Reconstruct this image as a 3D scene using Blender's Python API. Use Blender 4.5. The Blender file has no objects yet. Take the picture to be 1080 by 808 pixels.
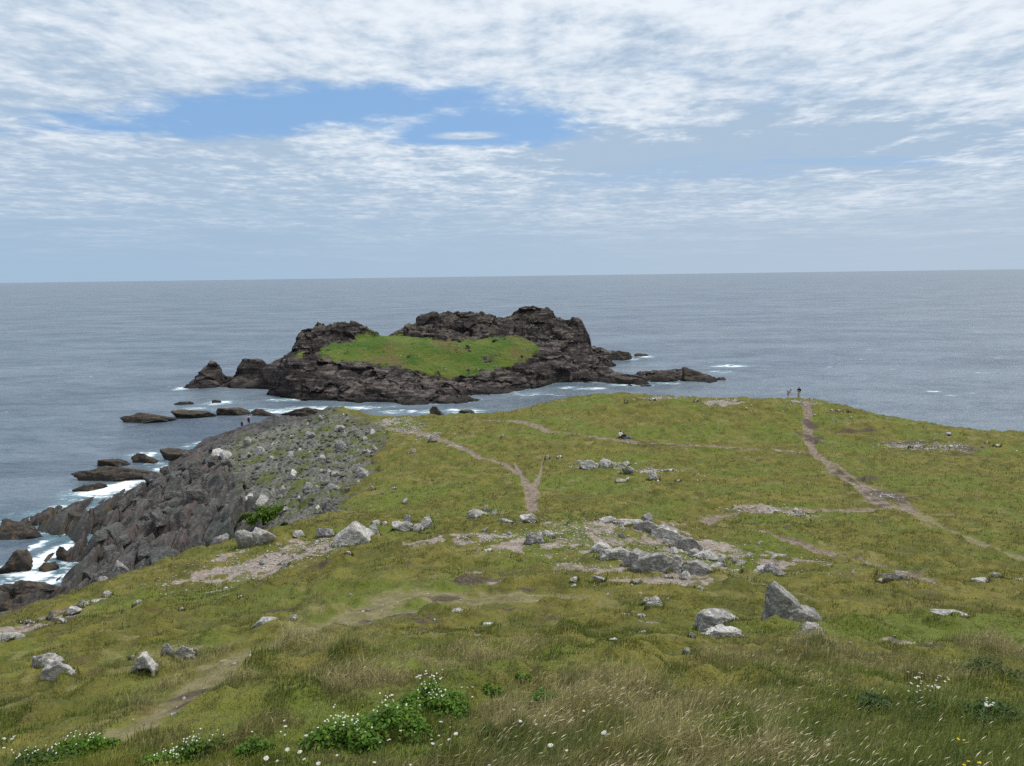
import bpy, bmesh, math, random
import numpy as np
from mathutils import Vector, Matrix
C = bpy.context
COL = C.scene.collection
R = math.radians
rnd = random.Random(7)
rng = np.random.default_rng(11)

# ------------------------------------------------------------------ camera model (metres, sea level z = 0)
CAM = np.array([0.0, 0.0, 36.0])
FPX, PITCH, ROLL = 811.0, R(7.95), R(0.77)
_f = np.array([0, math.cos(PITCH), -math.sin(PITCH)])
_u0 = np.array([0, math.sin(PITCH), math.cos(PITCH)])
_r0 = np.array([1.0, 0, 0])
_r = math.cos(ROLL) * _r0 - math.sin(ROLL) * _u0
_u = math.cos(ROLL) * _u0 + math.sin(ROLL) * _r0

def ray(px, py):
    d = _f * FPX + _r * (px - 540) + _u * (404 - py)
    return d / d[1]                       # one metre of depth per unit

def at_depth(px, py, Y):
    return CAM + ray(px, py) * Y

def at_height(px, py, z):
    d = ray(px, py)
    return CAM + d * ((z - CAM[2]) / d[2])

# ------------------------------------------------------------------ numpy noise
def _hash(ix, iy, seed):
    h = (ix.astype(np.int64) * 374761393 + iy.astype(np.int64) * 668265263 + seed * 974634541) & 0xFFFFFFFF
    h = ((h ^ (h >> 13)) * 1274126177) & 0xFFFFFFFF
    h = ((h ^ (h >> 16)) * 2246822519) & 0xFFFFFFFF
    return ((h ^ (h >> 15)) & 0xFFFFFF) / float(0xFFFFFF)

def vnoise(x, y, seed=0):
    x0 = np.floor(x); y0 = np.floor(y)
    fx = x - x0; fy = y - y0
    ix = x0.astype(np.int64); iy = y0.astype(np.int64)
    ux = fx * fx * fx * (fx * (fx * 6 - 15) + 10); uy = fy * fy * fy * (fy * (fy * 6 - 15) + 10)
    a = _hash(ix, iy, seed); b = _hash(ix + 1, iy, seed)
    c = _hash(ix, iy + 1, seed); d = _hash(ix + 1, iy + 1, seed)
    return (a + (b - a) * ux) * (1 - uy) + (c + (d - c) * ux) * uy - 0.5     # -0.5 .. 0.5

def fbm(x, y, scale, octv=4, seed=0, gain=0.5):
    s = np.zeros_like(x, dtype=float); a = 1.0; f = 1.0 / scale
    for i in range(octv):
        c, n = math.cos(0.6 * i), math.sin(0.6 * i)
        s += a * vnoise((x * c - y * n) * f + 17.3 * i, (x * n + y * c) * f - 9.1 * i, seed + i * 13)
        a *= gain; f *= 2.03
    return s

def blocks(x, y, sx, sy, ang, amp, seed, tilt=0.5):
    """fractured rock: Voronoi cells, each a tilted slab with its own height"""
    c, s = math.cos(ang), math.sin(ang)
    u = (x * c + y * s) / sx; v = (-x * s + y * c) / sy
    iu = np.floor(u); iv = np.floor(v)
    best = np.full(x.shape, 9.0); h = np.zeros(x.shape); second = np.full(x.shape, 9.0)
    for du in (-1, 0, 1):
        for dv in (-1, 0, 1):
            cu = iu + du; cv = iv + dv
            a = _hash(cu, cv, seed); b = _hash(cu, cv, seed + 5)
            e = u - (cu + a); g = v - (cv + b)
            d = np.maximum(np.abs(e), np.abs(g)) * 0.6 + 0.4 * np.sqrt(e * e + g * g)
            hh = (_hash(cu, cv, seed + 9) - 0.5) + tilt * ((_hash(cu, cv, seed + 21) - 0.35) * 1.4 * g + (_hash(cu, cv, seed + 33) - 0.5) * 1.2 * e)
            m = d < best
            second = np.where(m, best, np.minimum(second, d))
            h = np.where(m, hh, h); best = np.where(m, d, best)
    crack = np.clip((second - best) / 0.12, 0, 1)
    return amp * (h - 0.25 * (1 - crack))

def slabs(x, y, wu, lv, ang, rise, jit, seed):
    """bedrock in leaning plates: each long cell climbs along u and ends in a sharp step"""
    c, s = math.cos(ang), math.sin(ang)
    wv = 0.5 * vnoise(x / (2.5 * wu), y / (2.5 * wu), seed + 2) * wu
    u = (x * c + y * s + wv) / wu; v = (-x * s + y * c) / lv
    iu = np.floor(u); fu = u - iu
    v2 = v + _hash(iu, iu * 0, seed) * 7
    iv = np.floor(v2); fv = v2 - iv
    r1 = _hash(iu, iv, seed + 4); r2 = _hash(iu, iv, seed + 8)
    edge = np.minimum(np.minimum(fu, 1 - fu) * wu, np.minimum(fv, 1 - fv) * lv)
    return rise * (fu - .5) * (.5 + r2) + jit * (r1 - .5) + (r2 - .5) * .5 * jit * (fv - .5) * 2 - .45 * jit * np.clip(1 - edge / .22, 0, 1)

def sstep(a, b, x):
    t = np.clip((x - a) / (b - a), 0, 1)
    return t * t * (3 - 2 * t)

class Surf:
    """smooth surface through scattered control points (multiquadric)"""
    def __init__(self, pts, c=4.0):
        p = np.array(pts, float); self.p = p[:, :2]; self.c = c
        d = np.sqrt(((self.p[:, None] - self.p[None]) ** 2).sum(-1) + c * c)
        n = len(p); A = np.zeros((n + 3, n + 3))
        A[:n, :n] = d - np.eye(n) * 0.15
        P = np.c_[np.ones(n), self.p]; A[:n, n:] = P; A[n:, :n] = P.T
        w = np.linalg.solve(A, np.r_[p[:, 2], 0, 0, 0]); self.w = w[:n]; self.l = w[n:]
    def __call__(self, x, y):
        x = np.asarray(x, float); y = np.asarray(y, float); sh = x.shape
        x = x.ravel(); y = y.ravel(); out = np.empty(x.size)
        for i in range(0, x.size, 20000):
            a = x[i:i + 20000]; b = y[i:i + 20000]
            d = np.sqrt((a[:, None] - self.p[:, 0]) ** 2 + (b[:, None] - self.p[:, 1]) ** 2 + self.c ** 2)
            out[i:i + 20000] = d @ self.w + self.l[0] + self.l[1] * a + self.l[2] * b
        return out.reshape(sh)

def hit(fn, px, py, y0=6.0, y1=400.0):
    """first point where the view ray through a pixel of the photograph meets a surface"""
    d = ray(px, py)
    t = np.linspace(y0, y1, 1600)
    P = CAM + d * t[:, None]
    g = P[:, 2] - fn(P[:, 0], P[:, 1])
    k = np.nonzero(g < 0)[0]
    if not len(k) or k[0] == 0:
        return None
    k = k[0]
    s = g[k - 1] / (g[k - 1] - g[k])
    return CAM + d * (t[k - 1] + s * (t[k] - t[k - 1]))

def seg_dist(x, y, pts, widths=None):
    """distance to a polyline; with widths, distance divided by the local half width"""
    best = np.full(x.shape, 1e9)
    for i in range(len(pts) - 1):
        ax, ay = pts[i][:2]; bx, by = pts[i + 1][:2]
        vx, vy = bx - ax, by - ay; L = vx * vx + vy * vy + 1e-9
        t = np.clip(((x - ax) * vx + (y - ay) * vy) / L, 0, 1)
        d = np.hypot(x - ax - t * vx, y - ay - t * vy)
        if widths is not None:
            d = d / (widths[i] + (widths[i + 1] - widths[i]) * t)
        best = np.minimum(best, d)
    return best

def inside(x, y, poly):
    r = np.zeros(x.shape, bool); n = len(poly)
    for i in range(n):
        x1, y1 = poly[i][:2]; x2, y2 = poly[(i + 1) % n][:2]
        c = ((y1 > y) != (y2 > y))
        xi = (x2 - x1) * (y - y1) / ((y2 - y1) if abs(y2 - y1) > 1e-9 else 1e-9) + x1
        r ^= c & (x < xi)
    return r

def poly_sd(x, y, poly):
    d = seg_dist(x, y, list(poly) + [poly[0]])
    return np.where(inside(x, y, poly), -d, d)

# ------------------------------------------------------------------ object helpers
def tag(o, label=None, cat=None, group=None, kind=None):
    if label: o['label'] = label
    if cat: o['category'] = cat
    if group: o['group'] = group
    if kind: o['kind'] = kind
    return o

def link(name, mesh, mat=None, parent=None):
    o = bpy.data.objects.new(name, mesh)
    COL.objects.link(o)
    if mat is not None and mesh is not None and not mesh.materials:
        mesh.materials.append(mat)
    if parent is not None:
        o.parent = parent
    return o

def mesh_np(name, V, F, smooth=True, attrs=None, colors=None):
    """F: int array (n,3) or (n,4) or list of such arrays"""
    me = bpy.data.meshes.new(name)
    Fs = F if isinstance(F, list) else [F]
    V = np.ascontiguousarray(V, dtype=np.float32)
    me.vertices.add(len(V)); me.vertices.foreach_set('co', V.ravel())
    li = np.concatenate([f.ravel() for f in Fs]).astype(np.int32)
    tot = np.concatenate([np.full(len(f), f.shape[1], np.int32) for f in Fs])
    st = np.r_[0, np.cumsum(tot)[:-1]].astype(np.int32)
    me.loops.add(len(li)); me.loops.foreach_set('vertex_index', li)
    me.polygons.add(len(tot)); me.polygons.foreach_set('loop_start', st); me.polygons.foreach_set('loop_total', tot)
    me.polygons.foreach_set('use_smooth', np.full(len(tot), bool(smooth)))
    me.update(calc_edges=True)
    for k, a in (attrs or {}).items():
        at = me.attributes.new(k, 'FLOAT', 'POINT'); at.data.foreach_set('value', np.asarray(a, np.float32).ravel())
    if colors is not None:
        at = me.attributes.new('tint', 'FLOAT_COLOR', 'POINT')
        cc = np.c_[colors, np.ones(len(colors))].astype(np.float32); at.data.foreach_set('color', cc.ravel())
    return me

def grid_faces(nr, nc, wrap=False):
    i = np.arange(nr - 1)[:, None] * nc; j = np.arange(nc - (0 if wrap else 1))[None]
    j2 = (j + 1) % nc
    return np.stack([i + j, i + j2, i + nc + j2, i + nc + j], -1).reshape(-1, 4)

# ------------------------------------------------------------------ node helper
class NT:
    def __init__(self, name, kind='mat'):
        if kind == 'mat':
            self.m = bpy.data.materials.new(name); self.m.use_nodes = True; self.t = self.m.node_tree
            self.t.nodes.clear()
        else:
            self.t = kind
    def n(self, typ, ins=None, **props):
        nd = self.t.nodes.new(typ)
        for k, v in props.items(): setattr(nd, k, v)
        for k, v in (ins or {}).items():
            s = nd.inputs[k]
            if hasattr(v, 'is_output'): self.t.links.new(v, s)
            else: s.default_value = v
        return nd
    def math(self, op, a, b=0.0, c=None, clamp=False):
        ins = {0: a, 1: b}
        if c is not None: ins[2] = c
        return self.n('ShaderNodeMath', ins, operation=op, use_clamp=clamp).outputs[0]
    def mix(self, f, a, b, mode='MIX'):
        nd = self.n('ShaderNodeMix', data_type='RGBA', blend_type=mode, clamp_factor=True)
        for s, v in ((nd.inputs[0], f), (nd.inputs[6], a), (nd.inputs[7], b)):
            if hasattr(v, 'is_output'): self.t.links.new(v, s)
            elif isinstance(v, (int, float)): s.default_value = v
            else: s.default_value = (*v, 1) if len(v) == 3 else v
        return nd.outputs[2]
    def step(self, x, a, b, lo=0.0, hi=1.0):
        nd = self.n('ShaderNodeMapRange', {0: x, 1: a, 2: b, 3: lo, 4: hi}, interpolation_type='SMOOTHSTEP', clamp=True)
        return nd.outputs[0]
    def noise(self, vec, scale, detail=4.0, rough=0.55, dist=0.0):
        return self.n('ShaderNodeTexNoise', {'Vector': vec, 'Scale': scale, 'Detail': detail, 'Roughness': rough, 'Distortion': dist}).outputs[0]
    def attr(self, name):
        return self.n('ShaderNodeAttribute', attribute_name=name)
    def mapping(self, vec, scale=(1, 1, 1), rot=(0, 0, 0), loc=(0, 0, 0)):
        return self.n('ShaderNodeMapping', {'Vector': vec, 'Scale': scale, 'Rotation': rot, 'Location': loc}).outputs[0]
    def bump(self, h, strength=0.5, dist=0.1, normal=None):
        ins = {'Height': h, 'Strength': strength, 'Distance': dist}
        if normal is not None: ins['Normal'] = normal
        return self.n('ShaderNodeBump', ins).outputs[0]
    def out(self, sh):
        o = self.n('ShaderNodeOutputMaterial'); self.t.links.new(sh, o.inputs[0])
        return self.m
# ------------------------------------------------------------------ headland: control points
D = at_depth; H = at_height
ctl = []
for px, py, Y in [
    # near slope, centre column
    (540, 808, 9), (540, 740, 12.2), (540, 700, 16), (540, 650, 23), (540, 600, 33), (540, 572, 41), (560, 556, 46),
    # left near slope
    (0, 808, 10.5), (200, 808, 9.6), (0, 740, 16.5), (200, 740, 13.5), (350, 740, 12.6), (0, 690, 26), (150, 690, 21), (300, 690, 18.5),
    (150, 650, 31), (300, 650, 26), (250, 615, 40), (380, 600, 36), (440, 570, 43),
    (0, 655, 38), (50, 637, 41.5), (100, 620, 45), (150, 603, 48.5), (200, 587, 52), (250, 572, 56), (300, 558, 60), (330, 545, 66),
    # right near slope
    (800, 808, 8.8), (1080, 808, 9), (800, 740, 12), (1080, 740, 12.5), (700, 690, 17), (900, 690, 17), (1080, 690, 18), (800, 650, 23.5),
    (950, 650, 24), (1080, 650, 25), (830, 610, 32), (960, 605, 34), (1080, 610, 36), (700, 600, 34), (650, 575, 40), (640, 552, 46),
    (720, 580, 42), (800, 575, 46), (900, 565, 50), (1000, 570, 50), (1080, 575, 49), (700, 556, 48),
    # saddle behind the knoll
    (480, 545, 64), (560, 535, 68), (650, 535, 68), (740, 545, 62), (480, 500, 90), (560, 500, 88), (650, 500, 88), (760, 520, 72), (860, 530, 68),
    (950, 530, 68), (1080, 540, 65), (420, 530, 74), (360, 540, 70),
    (560, 470, 107), (660, 470, 107), (760, 480, 98), (860, 490, 90), (960, 495, 87), (1080, 500, 84), (760, 450, 116), (860, 455, 112), (960, 470, 102),
    (1080, 475, 98), (640, 440, 126), (500, 455, 120), (450, 480, 104),
    # far crest
    (480, 438, 146), (520, 439, 146), (560, 430, 148), (600, 421, 148), (660, 416, 142), (700, 418, 140), (760, 421, 136), (836, 421, 130), (870, 424, 127),
    (900, 432, 122), (960, 444, 117), (1020, 453, 113), (1080, 456, 112),
    # ridge above the cove
    (345, 431, 150), (330, 445, 149), (370, 437, 146), (400, 447, 136), (420, 460, 125), (400, 475, 114), (392, 495, 101), (350, 520, 86), (430, 440, 143),
    # scree slope and cliff
    (300, 500, 107), (250, 520, 105), (200, 550, 97), (150, 570, 92), (200, 510, 119), (300, 470, 133), (257, 450, 158), (300, 440, 155), (280, 540, 92), (240, 560, 88),
    (330, 500, 101), (230, 590, 80), (170, 603, 81),
]:
    ctl.append(D(px, py, Y))
for px, py, z in [
    (70, 602, 1.0), (75, 578, 1.2), (60, 556, 0.6), (92, 545, 1.0), (122, 530, 1.0), (150, 515, 1.0), (176, 500, 0.9), (192, 482, 0.9), (226, 464, 1.2),
    (100, 590, 2.6), (120, 600, 3.0), (110, 560, 2.2), (150, 540, 2.6), (190, 520, 3.3),
    (45, 590, -1.2), (55, 612, -1.1), (32, 570, -.8), (100, 520, -2), (130, 500, -2), (165, 480, -2), (205, 458, -2), (228, 444, -2), (20, 540, -2), (0, 520, -2.5),
    (8, 600, 0.5), (12, 632, 0.9), (0, 655, 1.6), (-20, 620, .6), (22, 612, -.3), (60, 625, -0.4), (18, 556, .5), (42, 553, .7), (-60, 580, -2), (-60, 520, -3), (-120, 600, -2), (60, 470, -3),
]:
    ctl.append(H(px, py, z))
# hidden ground: gully behind the near edge, seaward falls behind the crests, ground round and behind the camera
for (px, py, Y), dz, dy in [((0, 655, 38), -9, 10), ((100, 620, 45), -9, 10), ((200, 587, 52), -6, 9), ((300, 558, 60), -2.8, 10),
                            ((50, 637, 41.5), -15, 26), ((150, 603, 48.5), -11, 18)]:
    p = D(px, py, Y); ctl.append(np.array([p[0] * (1 + dy / Y), p[1] + dy, p[2] + dz]))
for px, py, Y in [(480, 438, 146), (560, 430, 148), (660, 416, 142), (760, 421, 136), (836, 421, 130), (960, 444, 117), (1080, 456, 112), (430, 440, 143), (345, 431, 150), (257, 449, 160)]:
    p = D(px, py, Y)
    ctl.append(np.array([p[0] * 1.08, p[1] + 14, p[2] - 6.5 if px > 345 else p[2] * 0.45])); ctl.append(np.array([p[0] * 1.2, p[1] + 34, -3.0]))
for x, y, z in [(0, 0, 34.3), (5, 0, 34.3), (-5, 0, 34.2), (0, -12, 38), (20, -15, 38), (-20, -15, 37.5), (0, -60, 46), (60, -60, 46), (-60, -60, 40), (12, 3, 33), (-12, 3, 32.6), (0, 4, 32.4),
                (40, 5, 32), (-38, 5, 29), (45, 25, 25), (-60, 20, 18), (-60, 50, 6), (-75, 30, 4), (-90, 10, 6), (75, 45, 20), (90, 80, 14), (100, 110, 11), (130, 100, 6), (130, 60, 14), (120, 10, 24),
                (150, 110, -3), (120, 140, -3), (150, 60, 3), (160, 0, 10), (-120, 0, -2), (-120, 60, -3), (-110, 110, -4), (-100, 160, -4), (-60, 190, -4), (0, 195, -4), (60, 190, -4), (-42, 36, 19)]:
    ctl.append(np.array([x, y, z]))
BASE = Surf(ctl, 3.5)
def G(px, py, y0=6.0):
    p = hit(BASE, px, py, y0, 190)
    return p if p is not None else at_depth(px, py, 130)

# zones traced on the base surface
EDGE = [D(0, 655, 38), D(50, 637, 41.5), D(100, 620, 45), D(150, 603, 48.5), D(200, 587, 52), D(250, 572, 56), D(305, 557, 61), D(340, 545, 70), D(383, 505, 96), D(397, 478, 112), D(404, 455, 129), D(372, 438, 145)]
CLIFF = [(-100, 20), (-70, 25), (-42, 33)] + [tuple(p[:2]) for p in EDGE] + [tuple(D(350, 431, 151)[:2]), (-36, 175), (-60, 215), (-160, 215), (-160, 20)]
CLIFF = [tuple(map(float, p)) for p in CLIFF]
SCREE = [G(*p)[:2] for p in [(300, 447), (345, 432), (372, 440), (402, 457), (394, 482), (380, 507), (338, 545), (305, 552), (262, 540), (255, 505), (215, 480), (250, 462)]]
def W(pl): return [G(*p)[:2] for p in pl]
PATHS = [  # polyline in photo pixels, half widths (m)
    ([(851, 424), (852, 440), (853, 460), (858, 477), (880, 497), (910, 515), (930, 530), (950, 538)], [0.8, 0.7, 0.8, 0.6, 0.7, 0.9, 1.0, 0.6], 1.0),
    ([(945, 535), (975, 546), (1020, 566), (1079, 592)], [0.6, 0.6, 0.55, 0.5], .62),
    ([(860, 480), (885, 492), (915, 512), (945, 522), (965, 540)], [0.3, 0.35, 0.5, 0.7, 0.5], 1.0),
    ([(543, 488), (553, 505), (561, 520), (561, 545)], [0.15, 0.4, 0.75, 0.6], 1.0),
    ([(573, 483), (570, 500), (562, 517)], [0.08, 0.3, 0.5], .8),
    ([(410, 452), (440, 455), (475, 467), (505, 482), (530, 487), (548, 500)], [1.2, 0.9, 0.8, 0.5, 0.45, 0.45], 1.0),
    ([(500, 437), (545, 444), (585, 455), (640, 463), (700, 469), (760, 472), (853, 478)], [0.5, 0.75, 0.85, 0.85, 0.8, 0.85, 0.7], 1.0),
    ([(690, 552), (725, 553), (755, 543), (790, 537), (825, 538)], [1.4, 1.1, 0.8, 0.7, 0.5], 1.0),
    ([(775, 540), (850, 536), (925, 537)], [0.8, 0.8, 0.7], 0.95),
    ([(-20, 820), (110, 785), (190, 745), (240, 705), (320, 670), (420, 628), (520, 628), (640, 628)], [0.5, 0.5, 0.55, 0.65, 0.9, 1.3, 0.9, 0.5], 0.6),
    ([(175, 690), (130, 715), (40, 745)], [0.3, 0.3, 0.3], 0.5),
    ([(775, 557), (850, 575), (920, 592), (985, 612)], [0.7, 0.55, 0.6, 0.45], 0.9),
    ([(895, 645), (980, 650), (1079, 655)], [0.3, 0.4, 0.35], 0.8),
    ([(0, 668), (50, 648), (110, 627)], [0.5, 0.4, 0.3], 0.9),
]
PATHW = [(W(a), b, s) for a, b, s in PATHS]
GRAVEL = [  # stony bare patches: centre pixel, half sizes in m along x / y
    (245, 603, 2.6, 3.2), (290, 590, 3.2, 2.2), (330, 575, 2.6, 2.4), (520, 568, 2.6, 1.4), (500, 572, 2.2, 1.2), (590, 570, 3.2, 4.2), (625, 557, 3.6, 4), (600, 590, 1.2, 2.0), (640, 565, 2, 2),
    (700, 570, 2.8, 3.4), (740, 577, 3.6, 3.4), (772, 594, 2.8, 3), (665, 600, 2, 1), (720, 600, 2.4, 1.4), (700, 610, 1.6, 0.9), (645, 610, 1.2, 0.7), (970, 680, 0.9, 0.6), (925, 690, 0.9, 0.4), (860, 592, 1.2, 1.2), (800, 536, 2.8, 1.0), (840, 542, 1.6, 1.0),
    (640, 492, 3.2, 1.8), (690, 497, 2.4, 1.2), (430, 452, 3.2, 3.0), (415, 445, 3.0, 3.0), (900, 512, 0.8, 0.8), (932, 522, 1.2, 1.6), (450, 460, 2, 2), (480, 470, 1.2, 1.2), (700, 420, 4, 1.5),
    (760, 425, 3, 2), (960, 470, 4, 2.5), (1000, 472, 3, 2), (850, 425, 2.5, 1.5), (180, 612, 1.0, 1.0), (60, 650, 1.2, 0.8), (10, 662, 1.4, 0.8), (950, 615, 1, 0.5), (690, 655, .5, .3), (500, 600, .9, .5), (485, 630, .7, .4),
    (425, 645, 0.5, 0.3), (380, 650, .5, .3), (460, 655, .4, .25), (540, 612, 0.9, 0.5), (235, 625, 0.9, .5), (145, 640, .6, .5),
]
GRAVW = [(G(px, py), a, b) for px, py, a, b in GRAVEL]

PEAT = [(858, 464, .9, 4.5), (856, 448, .8, 3), (903, 505, 2.4, 1.8), (888, 497, 1.6, 1.4), (925, 519, 2.0, 2.0), (945, 525, 2.0, 1.6), (934, 531, 2.0, 1.4), (470, 626, .9, .4), (487, 641, .8, .4), (440, 656, .7, .3), (500, 612, .8, .4), (526, 604, .8, .4), (385, 641, .8, .3),
        (458, 664, .5, .25), (415, 648, .7, .3), (1000, 472, 4, 1.4), (960, 466, 3, 1.2), (905, 455, 3, .8), (1020, 480, 3, 1), (300, 640, 1, .4), (205, 735, .5, .5), (190, 750, .35, .5), (540, 640, .5, .3), (580, 650, .4, .2), (710, 470, 3, .6), (780, 473, 4, .6), (840, 478, 3, .5),
        (690, 465, 2, .5), (610, 462, 2, .4), (60, 652, 1.5, .6), (110, 632, 1.2, .5), (820, 560, 1.2, .5), (880, 585, 1.5, .5), (800, 555, .8, .4), (950, 650, 1.2, .3), (905, 690, .6, .3), (980, 686, .6, .3), (760, 655, .5, .2), (340, 600, .8, .4), (425, 598, .8, .4), (545, 620, .6, .3)]
PEATW = [(G(px, py), a, b) for px, py, a, b in PEAT]
def zone_masks(x, y, z):
    w1 = fbm(x, y, 3.0, 4, 71); w2 = fbm(x, y, 0.9, 3, 83)
    sd = poly_sd(x, y, CLIFF) + 2.6 * w1 + 0.9 * w2
    sc_ = sstep(4.0, -2.0, poly_sd(x, y, SCREE))
    rock = sstep(0.5 + 2.2 * sc_, -0.5 - 1.5 * sc_, sd + sc_ * 3.0 * w1)
    rock = np.maximum(rock, sstep(2.2, 1.2, z + 1.2 * w1))
    scree = sstep(2.0, -2.5, poly_sd(x, y, SCREE) + 3 * w1)
    path = np.zeros(x.shape)
    for pl, hw, s in PATHW:
        d = seg_dist(x, y, pl, hw)
        path = np.maximum(path, s * sstep(1.35, 0.55, d + 0.7 * w1 + 0.5 * w2))
    grav = np.zeros(x.shape)
    for p, a, b in GRAVW:
        d = np.hypot((x - p[0]) / a, (y - p[1]) / b)
        grav = np.maximum(grav, sstep(1.2, 0.4, d + 1.1 * w1 + 1.2 * w2))
    grav = grav * (.25 + .75 * sstep(-.28, .0, fbm(x, y, 1.3, 4, 95)))
    peat = np.zeros(x.shape)
    for p, a, b in PEATW:
        peat = np.maximum(peat, sstep(1.2, .4, np.hypot((x - p[0]) / a, (y - p[1]) / b) + 1.2 * w1 + 1.2 * w2))
    zone_masks.peat = peat
    return rock, scree, path, np.maximum(grav, .0)

def headland_full(x, y):
    """height and masks of the finished headland"""
    z = BASE(x, y)
    rock, scree, path, grav = zone_masks(x, y, z)
    r = np.hypot(x, y)
    near = sstep(6, 14, r)
    soft = 0.34 * fbm(x, y, 7.0, 3, 3) + 0.16 * fbm(x, y, 1.7, 3, 9) * near
    cush = np.maximum(0, fbm(x, y, 1.3, 3, 31) - 0.02) * 0.62 * near          # heath cushions
    tuss = 0.10 * fbm(x, y, 0.35, 2, 57) * near
    bare = np.clip(path + grav, 0, 1)
    soil = soft + (cush + tuss) * (1 - bare) - 0.10 * path + grav * 0.10 * fbm(x, y, 0.3, 2, 58)
    plate = sstep(60, 76, y) * (1 - .8 * sstep(122, 142, y))
    big = plate * (slabs(x, y, 3.6, 8.0, R(16), 1.35, 1.7, 101) + slabs(x, y, 1.3, 2.4, R(10), 0.28, 0.32, 211) + blocks(x, y, 5.5, 4.0, R(-25), 1.2, 223, .4)) + (1 - plate) * blocks(x, y, 3.0, 5.0, R(30), .7, 219, .4)
    sml = blocks(x, y, 0.7, 1.5, R(12), 0.13, 307, 0.5) + 0.16 * fbm(x, y, 1.2, 4, 44)
    sml2 = blocks(x, y, 1.1, 1.5, R(30), 0.34, 407, 0.6)
    low = sstep(-1.5, 1.5, z)
    craggy = big * (1 - 0.7 * scree) * (0.25 + 0.75 * low) + sml + sml2 * scree
    z = z + soil * (1 - rock) + craggy * rock * (0.4 + 0.6 * sstep(-2.0, 1.0, z))
    return z, rock, scree, path, grav

def GZ(x, y):
    x = np.atleast_1d(np.asarray(x, float)); y = np.atleast_1d(np.asarray(y, float))
    return headland_full(x, y)[0]

# polar sheet: finest where the ground is near
ang = np.unique(np.round(np.r_[np.linspace(-180, -52, 22), np.linspace(-52, -44, 20), np.linspace(-44, 44, 1050), np.linspace(44, 52, 20), np.linspace(52, 180, 22)], 4))[:-1]
rad = np.r_[np.geomspace(0.5, 7, 14)[:-1], np.geomspace(7, 45, 420)[:-1], np.linspace(45, 185, 480)]
A_, R_ = np.meshgrid(np.radians(ang), rad)
gx = R_ * np.sin(A_); gy = R_ * np.cos(A_)
gz, g_rock, g_scree, g_path, g_grav = headland_full(gx, gy); g_peat = zone_masks.peat
Vv = np.c_[gx.ravel(), gy.ravel(), gz.ravel()]
ground_me = mesh_np('ground', Vv, grid_faces(len(rad), len(ang), wrap=True)[:, ::-1],
                    attrs=dict(rock=g_rock, scree=g_scree, path=g_path, gravel=g_grav, peat=g_peat))

# ------------------------------------------------------------------ island
ic = []
for px, py, z in [  # shoreline facing the camera and round the ends
    (288, 419, -.3), (305, 422, -.3), (340, 424, -.3), (400, 429, -.3), (450, 429, -.3), (500, 421, -.3), (560, 412, -.3), (620, 405, -.3), (690, 404, -.3), (755, 400, -.3),
    (625, 389, -.2), (700, 391, -.5), (755, 395, -.5), (193, 409, -.3), (240, 410, -.3), (283, 405, -.3), (640, 381, -.3), (668, 377, -.3),
    (300, 430, -3), (400, 437, -3), (500, 429, -3), (600, 414, -3), (700, 411, -3), (770, 402, -3), (670, 398, 2.0), (720, 397, 1.2), (736, 394, 2.2), (690, 396, 1.2), (640, 396, 1.6),
    (180, 412, -3), (260, 414, -3), (170, 395, -3), (680, 384, -3), (700, 374, -3), (800, 390, -4), (640, 372, 1.8), (625, 365, 4), (655, 376, 1.0),
]:
    ic.append(H(px, py, z))
for px, py, Y in [
    (300, 405, 232), (330, 410, 229), (400, 415, 223), (450, 415, 223), (500, 409, 234), (560, 402, 248),      # lower shelf
    (320, 390, 236), (300, 385, 240), (350, 395, 234), (400, 400, 230), (440, 403, 232), (480, 405, 238), (520, 396, 244), (560, 389, 254), (600, 388, 260),
    (320, 370, 244), (345, 372, 248), (385, 380, 246), (430, 390, 242), (470, 400, 240.5), (520, 384, 254), (560, 374, 262), (590, 372, 266),
    (345, 363, 258), (400, 353, 272), (440, 355, 274), (470, 360, 272), (510, 357, 276), (545, 354, 277), (420, 372, 252), (450, 376, 250), (480, 380, 251), (530, 370, 262), (380, 366, 256), (400, 362, 257), (450, 362, 257), (490, 366, 258), (540, 360, 268),
    (313, 358, 264), (316, 347, 268), (340, 337, 273), (365, 335.5, 275), (390, 346, 278), (350, 354, 268), (380, 354, 272),
    (398, 354.5, 279), (392, 353, 280), (414, 348, 288), (430, 338, 292), (455, 336, 292), (480, 329, 295), (500, 327, 296), (550, 326, 298), (580, 330, 296), (605, 339, 292), (620, 348, 287), (619, 370, 278), (616, 386, 268),
    (450, 352, 286), (500, 350, 288), (550, 349, 290), (590, 352, 284), (605, 364, 274), (580, 362, 274),
    (215, 388, 262), (230, 384, 265), (255, 379, 268), (275, 381, 268), (290, 381, 260), (285, 392, 254), (250, 395, 260),
]:
    ic.append(D(px, py, Y))
for (px, py, Y), k in [((313, 350, 266), 0), ((345, 336, 275), 0), ((398, 354, 280), 0), ((412, 347, 290), 0), ((455, 336, 293), 0), ((500, 327, 297), 0), ((550, 326, 299), 0), ((605, 339, 293), 0)]:
    p = D(px, py, Y)
    ic.append(np.array([p[0] * 1.03, p[1] + 9, p[2] * .55])); ic.append(np.array([p[0] * 1.06, p[1] + 24, -3.0]))
for px, py, Y in [(215, 388, 262), (255, 379, 268), (285, 380, 266)]:
    p = D(px, py, Y); ic.append(np.array([p[0] * 1.03, p[1] + 14, -3.0]))
for px, py, z in [(200, 419, -5), (240, 420, -5), (280, 426, -4.5), (150, 406, -6), (150, 424, -6), (175, 402, -5), (185, 390, -6)]:
    ic.append(H(px, py, z))
for px, py, Y in [(304, 383, 266), (296, 391, 262), (630, 383, 286), (632, 388, 270), (634, 380, 300), (640, 378, 306)]:
    ic.append(D(px, py, Y))
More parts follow.
